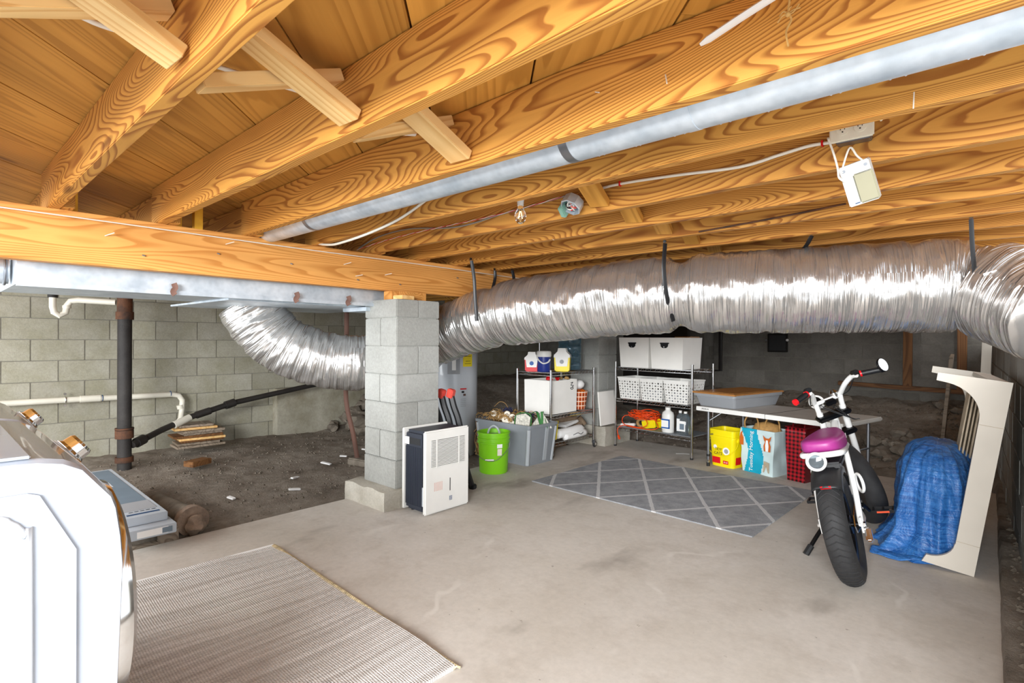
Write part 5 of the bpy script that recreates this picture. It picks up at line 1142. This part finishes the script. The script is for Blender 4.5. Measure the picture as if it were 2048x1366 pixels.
# ============================================================ BICYCLE (local x forward, y left, z up)
LEAN = math.radians(-13.5)
bike = thing('fat_tyre_bicycle', 'white fat tyre electric bicycle with a magenta seat leaning on its kickstand', 'bicycle', (-.488, 3.12, 0))
bike.rotation_euler = (Matrix.Rotation(math.radians(96.5), 4, 'Z') @ Matrix.Rotation(LEAN, 4, 'X')).to_euler()
WR = .285
def wheel(parent):
    R_ = WR-.058
    ty = obj('tyre', torus(bm_(), (0, 0, 0), R_, .058, rot=(RX, 0, 0), seg=72, s2=20), 'rubber', parent, smooth=True)
    tb = bm_()
    for k in range(56):
        a = 2*PI*k/56
        for sd in (-1, 1):
            pts = []
            for q in range(5):
                b = q/4*.95; aa = a+b*.11; rr = R_+.0585*math.cos(b); pts.append((rr*math.cos(aa), sd*.0585*math.sin(b), rr*math.sin(aa)))
            tube(tb, pts, .0028, 4)
    obj('tread', tb, 'rubber', ty)['kind'] = 'stuff'
    obj('rim', lathe(bm_(), [(.150, -.032), (.183, -.036), (.178, 0), (.183, .036), (.150, .032), (.146, 0)], 48, rot=(RX, 0, 0)), 'blackm', parent, smooth=.6)
    sb = bm_()
    for k in range(24):
        a = 2*PI*k/24; sd = (-1)**k; cyl(sb, (.028*math.cos(a+.5*sd), sd*.03, .028*math.sin(a+.5*sd)), (.155*math.cos(a), 0, .155*math.sin(a)), .0015, seg=5)
    obj('spokes', sb, 'blackm', parent); obj('hub', cyl(cyl(bm_(), (0, -.045, 0), (0, .045, 0), .045, seg=24), (0, -.075, 0), (0, .075, 0), .012), 'blackm', parent, smooth=.6)
def sub(name, parent, loc, rot=(0, 0, 0)):
    o = bpy.data.objects.new(name, None); COL.objects.link(o); o.parent = parent; o.location = loc; o.rotation_euler = rot; return o
def bt(name, pts, r, mat, parent=None, sm=5, seg=12, flat=1): return obj(name, tube(bm_(), pts, r, seg, smooth=sm, flat=flat), mat, parent or bike, smooth=.9)
rw = sub('rear_wheel', bike, (0, 0, WR)); wheel(rw)
ST = math.radians(30); ax0 = Vector((1.05, 0, WR))
steer_axis = Vector((-.38, 0, .92)).normalized()
fk = sub('fork_assembly', bike, (1.05, 0, WR)); fk.rotation_mode = 'QUATERNION'
from mathutils import Quaternion
fk.rotation_quaternion = Quaternion(steer_axis, ST)
# front wheel joined in the fork assembly as flat parts
def wheel_into(parent):
    R_ = WR-.058
    obj('front_tyre', torus(bm_(), (0, 0, 0), R_, .058, rot=(RX, 0, 0), seg=72, s2=20), 'rubber', parent, smooth=True)
    obj('front_rim', lathe(bm_(), [(.150, -.032), (.183, -.036), (.178, 0), (.183, .036), (.150, .032), (.146, 0)], 48, rot=(RX, 0, 0)), 'blackm', parent, smooth=.6)
    sb = bm_()
    for k in range(24):
        a = 2*PI*k/24; sd = (-1)**k; cyl(sb, (.028*math.cos(a+.5*sd), sd*.03, .028*math.sin(a+.5*sd)), (.155*math.cos(a), 0, .155*math.sin(a)), .0015, seg=5)
    cyl(sb, (0, -.05, 0), (0, .05, 0), .03); obj('front_spokes', sb, 'blackm', parent)
wheel_into(fk)
S = lambda d, y=0, off=0: tuple(steer_axis*d+Vector((.0+off, y, 0)))
for sd in (-1, 1): obj('fork_leg', tube(bm_(), [S(.0, sd*.075), S(.30, sd*.078), S(.54, sd*.075)], .019, 12), 'bikewhite', fk, smooth=.9)
for d in (.36, .50): obj('triple_clamp', box(bm_(), S(d, 0, -.01), (.07, .21, .035), rot=(0, -.39, 0), bev=.010), 'blackm', fk)
for sd in (-1, 1):
    obj('handlebar', tube(bm_(), [S(.50, sd*.075), S(.60, sd*.080), S(.62, sd*.086), (-.315, sd*.105, 0.625), (-.365, sd*.135, 0.655), (-.41, sd*.148, 0.658)], .0155, 12, smooth=6), 'bikewhite', fk, smooth=.9)
    obj('grip', tube(bm_(), [(-.425, sd*.172, 0.657), (-.47, sd*.262, 0.642)], .0165, 12), 'blackp', fk)
    obj('grip_ring', cyl(bm_(), (-.420, sd*.166, 0.658), (-.424, sd*.175, 0.657), .0195), 'red', fk); obj('grip_end', cyl(bm_(), (-.469, sd*.260, 0.6425), (-.474, sd*.273, 0.641), .0195), 'red' if sd > 0 else 'blackm', fk)
    obj('brake_clamp', box(bm_(), (-.405, sd*.148, 0.675), (.05, .035, .03), bev=.006), 'blackm', fk); obj('brake_lever', tube(bm_(), [(-.385, sd*.148, 0.672), (-.36, sd*.19, 0.655), (-.39, sd*.25, 0.638)], .005, 6, smooth=4), 'blackm', fk)
obj('cross_bar', tube(bm_(), [S(.61, -.083), S(.61, .083)], .013, 12), 'bikewhite', fk, smooth=.9)
obj('end_mirror', lathe(bm_(), [(.0001, -.008), (.036, -.008), (.042, 0), (.040, .006), (.0001, .004)], 28, (-.49, -.27, 0.665), (0, -RX+.05, .55)), 'blackm', fk); obj('mirror_glass', lathe(bm_(), [(.0001, .005), (.038, .0055), (.038, .007), (.0001, .0075)], 28, (-.492, -.27, 0.665), (0, -RX+.05, .55)), 'chrome', fk)
obj('mirror_stem', tube(bm_(), [(-.47, -.27, 0.64), (-.48, -.287, 0.655)], .006, 6), 'blackm', fk)
obj('headlight_ring', torus(bm_(), (-.10, .02, .56), .042, .008, rot=(0, RX+.3, 0)), 'bikewhite', fk); obj('headlight', lathe(bm_(), [(.0001, -.03), (.03, -.025), (.038, 0), (.0001, .006)], 24, (-.08, .02, .56), (0, RX+.3, 0)), 'blackm', fk)
obj('display_unit', box(bm_(), (-.24, .0, .55), (.06, .07, .035), rot=(0, -.4, 0), bev=.008), 'blackm', fk); obj('horn', lathe(bm_(), [(.0001, 0), (.026, 0), (.026, .03), (.012, .05), (.0001, .05)], 20, (-.22, -.055, .56), (0, 0, 0)), 'chrome', fk, smooth=.6)
for k in range(4): obj('control_cable', tube(bm_(), [(-.40, .14-.28*(k % 2), .655), (-.26, .12-.24*(k % 2), .57), (-.18, .05-.1*(k % 2)+.01*k, .55), (-.30, -.05, .42), (-.45, -.03, .42)], .003, 5, smooth=6), 'blackp', fk)
# frame
hd = Vector((1.05, 0, WR))+steer_axis*.44
for sd in (-1, 1):
    bt('rear_stay', [(0, sd*.085, WR), (.10, sd*.088, .42), (.17, sd*.085, .56), (.22, sd*.08, .612)], .014, 'bikewhite')
    bt('chain_stay', [(0, sd*.085, WR), (.22, sd*.08, .26), (.42, sd*.045, .27)], .013, 'bikewhite')
    bt('side_tube', [(.22, sd*.08, .612), (.46, sd*.06, .55), (.50, sd*.04, .32)], .013, 'bikewhite')
    obj('dropout', box(bm_(), (0, sd*.09, WR), (.06, .008, .08), bev=.004), 'bikewhite', bike); obj('axle_nut', cyl(bm_(), (0, sd*.092, WR), (0, sd*.106, WR), .012, seg=6), 'chrome', bike)
bt('seat_rail', [(.46, -.070, .61), (.20, -.085, .63), (-.02, -.09, .645), (-.075, -.06, .648), (-.09, 0, .649), (-.075, .06, .648), (-.02, .09, .645), (.20, .085, .63), (.46, .070, .61)], .015, 'bikewhite')
bt('top_tube', [(.40, 0, .60), (.55, 0, .60), (hd.x-.02, 0, hd.z+.01)], .022, 'bikewhite'); bt('down_tube', [(.46, 0, .27), (.62, 0, .33), (hd.x-.005, 0, hd.z-.05)], .024, 'bikewhite')
bt('battery_pack', [(.50, 0, .40), (.62, 0, .46), (.72, 0, .55)], .045, 'blackp', seg=14)
obj('head_tube', cyl(bm_(), tuple(hd-steer_axis*.05), tuple(hd+steer_axis*.06), .027, seg=20), 'bikewhite', bike, smooth=.6)
bm = bm_(); bmesh.ops.create_cube(bm, size=1); bmesh.ops.subdivide_edges(bm, edges=bm.edges[:], cuts=7, use_grid_fill=True)
for v in bm.verts:
    x, y, z = v.co.x*2, v.co.y*2, v.co.z*2     # -1..1
    m = max(abs(x), abs(y), abs(z)); l = (abs(x)**4+abs(y)**4+abs(z)**4)**.25; f = m/l if l else 1
    x, y, z = x*f, y*f, z*f; w_ = .125 if x < .1 else .125-.055*(x-.1); v.co = Vector((.22+x*.30, y*w_*.80, .672+z*.042+.022*max(0, -x-.2)+.02*max(0, x-.5)))
st_ = obj('seat', bm, 'magenta', bike, smooth=1.2); text('lettering', 'SUPER73', .04, 'label_w', st_, (.30, -.088, .672), (RX, 0, 0))
# fender
bm = bm_(); RF = WR+.012; prof_ = [(-.068, -.045), (-.066, -.012), (-.04, .006), (0, .012), (.04, .006), (.066, -.012), (.068, -.045)]; G = []
for k in range(22):
    a = math.radians(66+66*k/21); G.append([bm.verts.new(((RF+dz)*math.cos(a), y, WR+(RF+dz)*math.sin(a))) for y, dz in prof_])
for A, B in zip(G, G[1:]):
    for i in range(6): bm.faces.new((A[i], A[i+1], B[i+1], B[i]))
fd = obj('rear_fender', bm, 'blackp', bike, smooth=1.0); fd.modifiers.new('thickness', 'SOLIDIFY').thickness = .004
obj('red_reflector', box(bm_(), (-.196, 0.0, .512), (.010, .05, .014), rot=(0, -.8, 0), bev=.002), 'red', fd)
obj('tail_light_ring', torus(bm_(), (-.125, .022, .625), .040, .0075, rot=(0, RX, .25)), 'bikewhite', bike); obj('tail_light', lathe(bm_(), [(.0001, 0), (.03, .0), (.034, .02), (.0001, .03)], 20, (-.11, .022, .625), (0, -RX, 0)), 'bottle', bike)
obj('lock_ring', torus(bm_(), (.12, -.115, .46), .045, .0075, rot=(RX, 0, .4)), 'bikewhite', bike); obj('under_seat_tray', box(bm_(), (.08, 0, .590), (.30, .15, .03), bev=.008), 'blackp', bike)
obj('crank_case', cyl(bm_(), (.46, -.05, .27), (.46, .05, .27), .04, seg=20), 'blackm', bike, smooth=.6); obj('chainring', lathe(bm_(), [(.05, -.002), (.085, -.002), (.088, 0), (.085, .002), (.05, .002)], 40, (.46, -.06, .27), (RX, 0, 0)), 'blackm', bike)
obj('chain', tube(bm_(), [(.46, -.06, .358), (0, -.062, WR+.04), (-.04, -.062, WR), (0, -.062, WR-.04), (.46, -.06, .184), (.55, -.06, .27)], .004, 5, closed=True), 'chrome', bike)
def pedal(x, y, z, sd):
    bm = bm_()
    for dx in (-.045, .045): box(bm, (x+dx, y, z), (.010, .10, .016), bev=.002)
    for dy in (-.048, 0, .048): box(bm, (x, y+dy, z), (.095, .010, .016), bev=.002)
    o = obj('pedal', bm, 'blackm', bike); sd < 0 and obj('pedal_reflector', box(bm_(), (x-.052, y, z), (.003, .06, .009)), 'orange', o)
obj('crank_arm', tube(bm_(), [(.46, -.07, .27), (.56, -.085, .21)], .011, 8), 'blackm', bike); pedal(.56, -.155, .21, -1)
obj('crank_arm', tube(bm_(), [(.46, .07, .27), (.36, .085, .33)], .011, 8), 'blackm', bike); pedal(.36, .13, .33, 1)
obj('derailleur', box(bm_(), (.02, -.105, WR-.06), (.05, .03, .07), rot=(0, .5, 0), bev=.008), 'chrome', bike)
ks = bt('kickstand', [(.40, .07, .25), (.33, .15, .17), (.25, .235, .072)], .011, 'blackm'); obj('kickstand_foot', tube(bm_(), [(.275, .21, .10), (.245, .243, .0615)], .017, 8), 'blackp', ks)
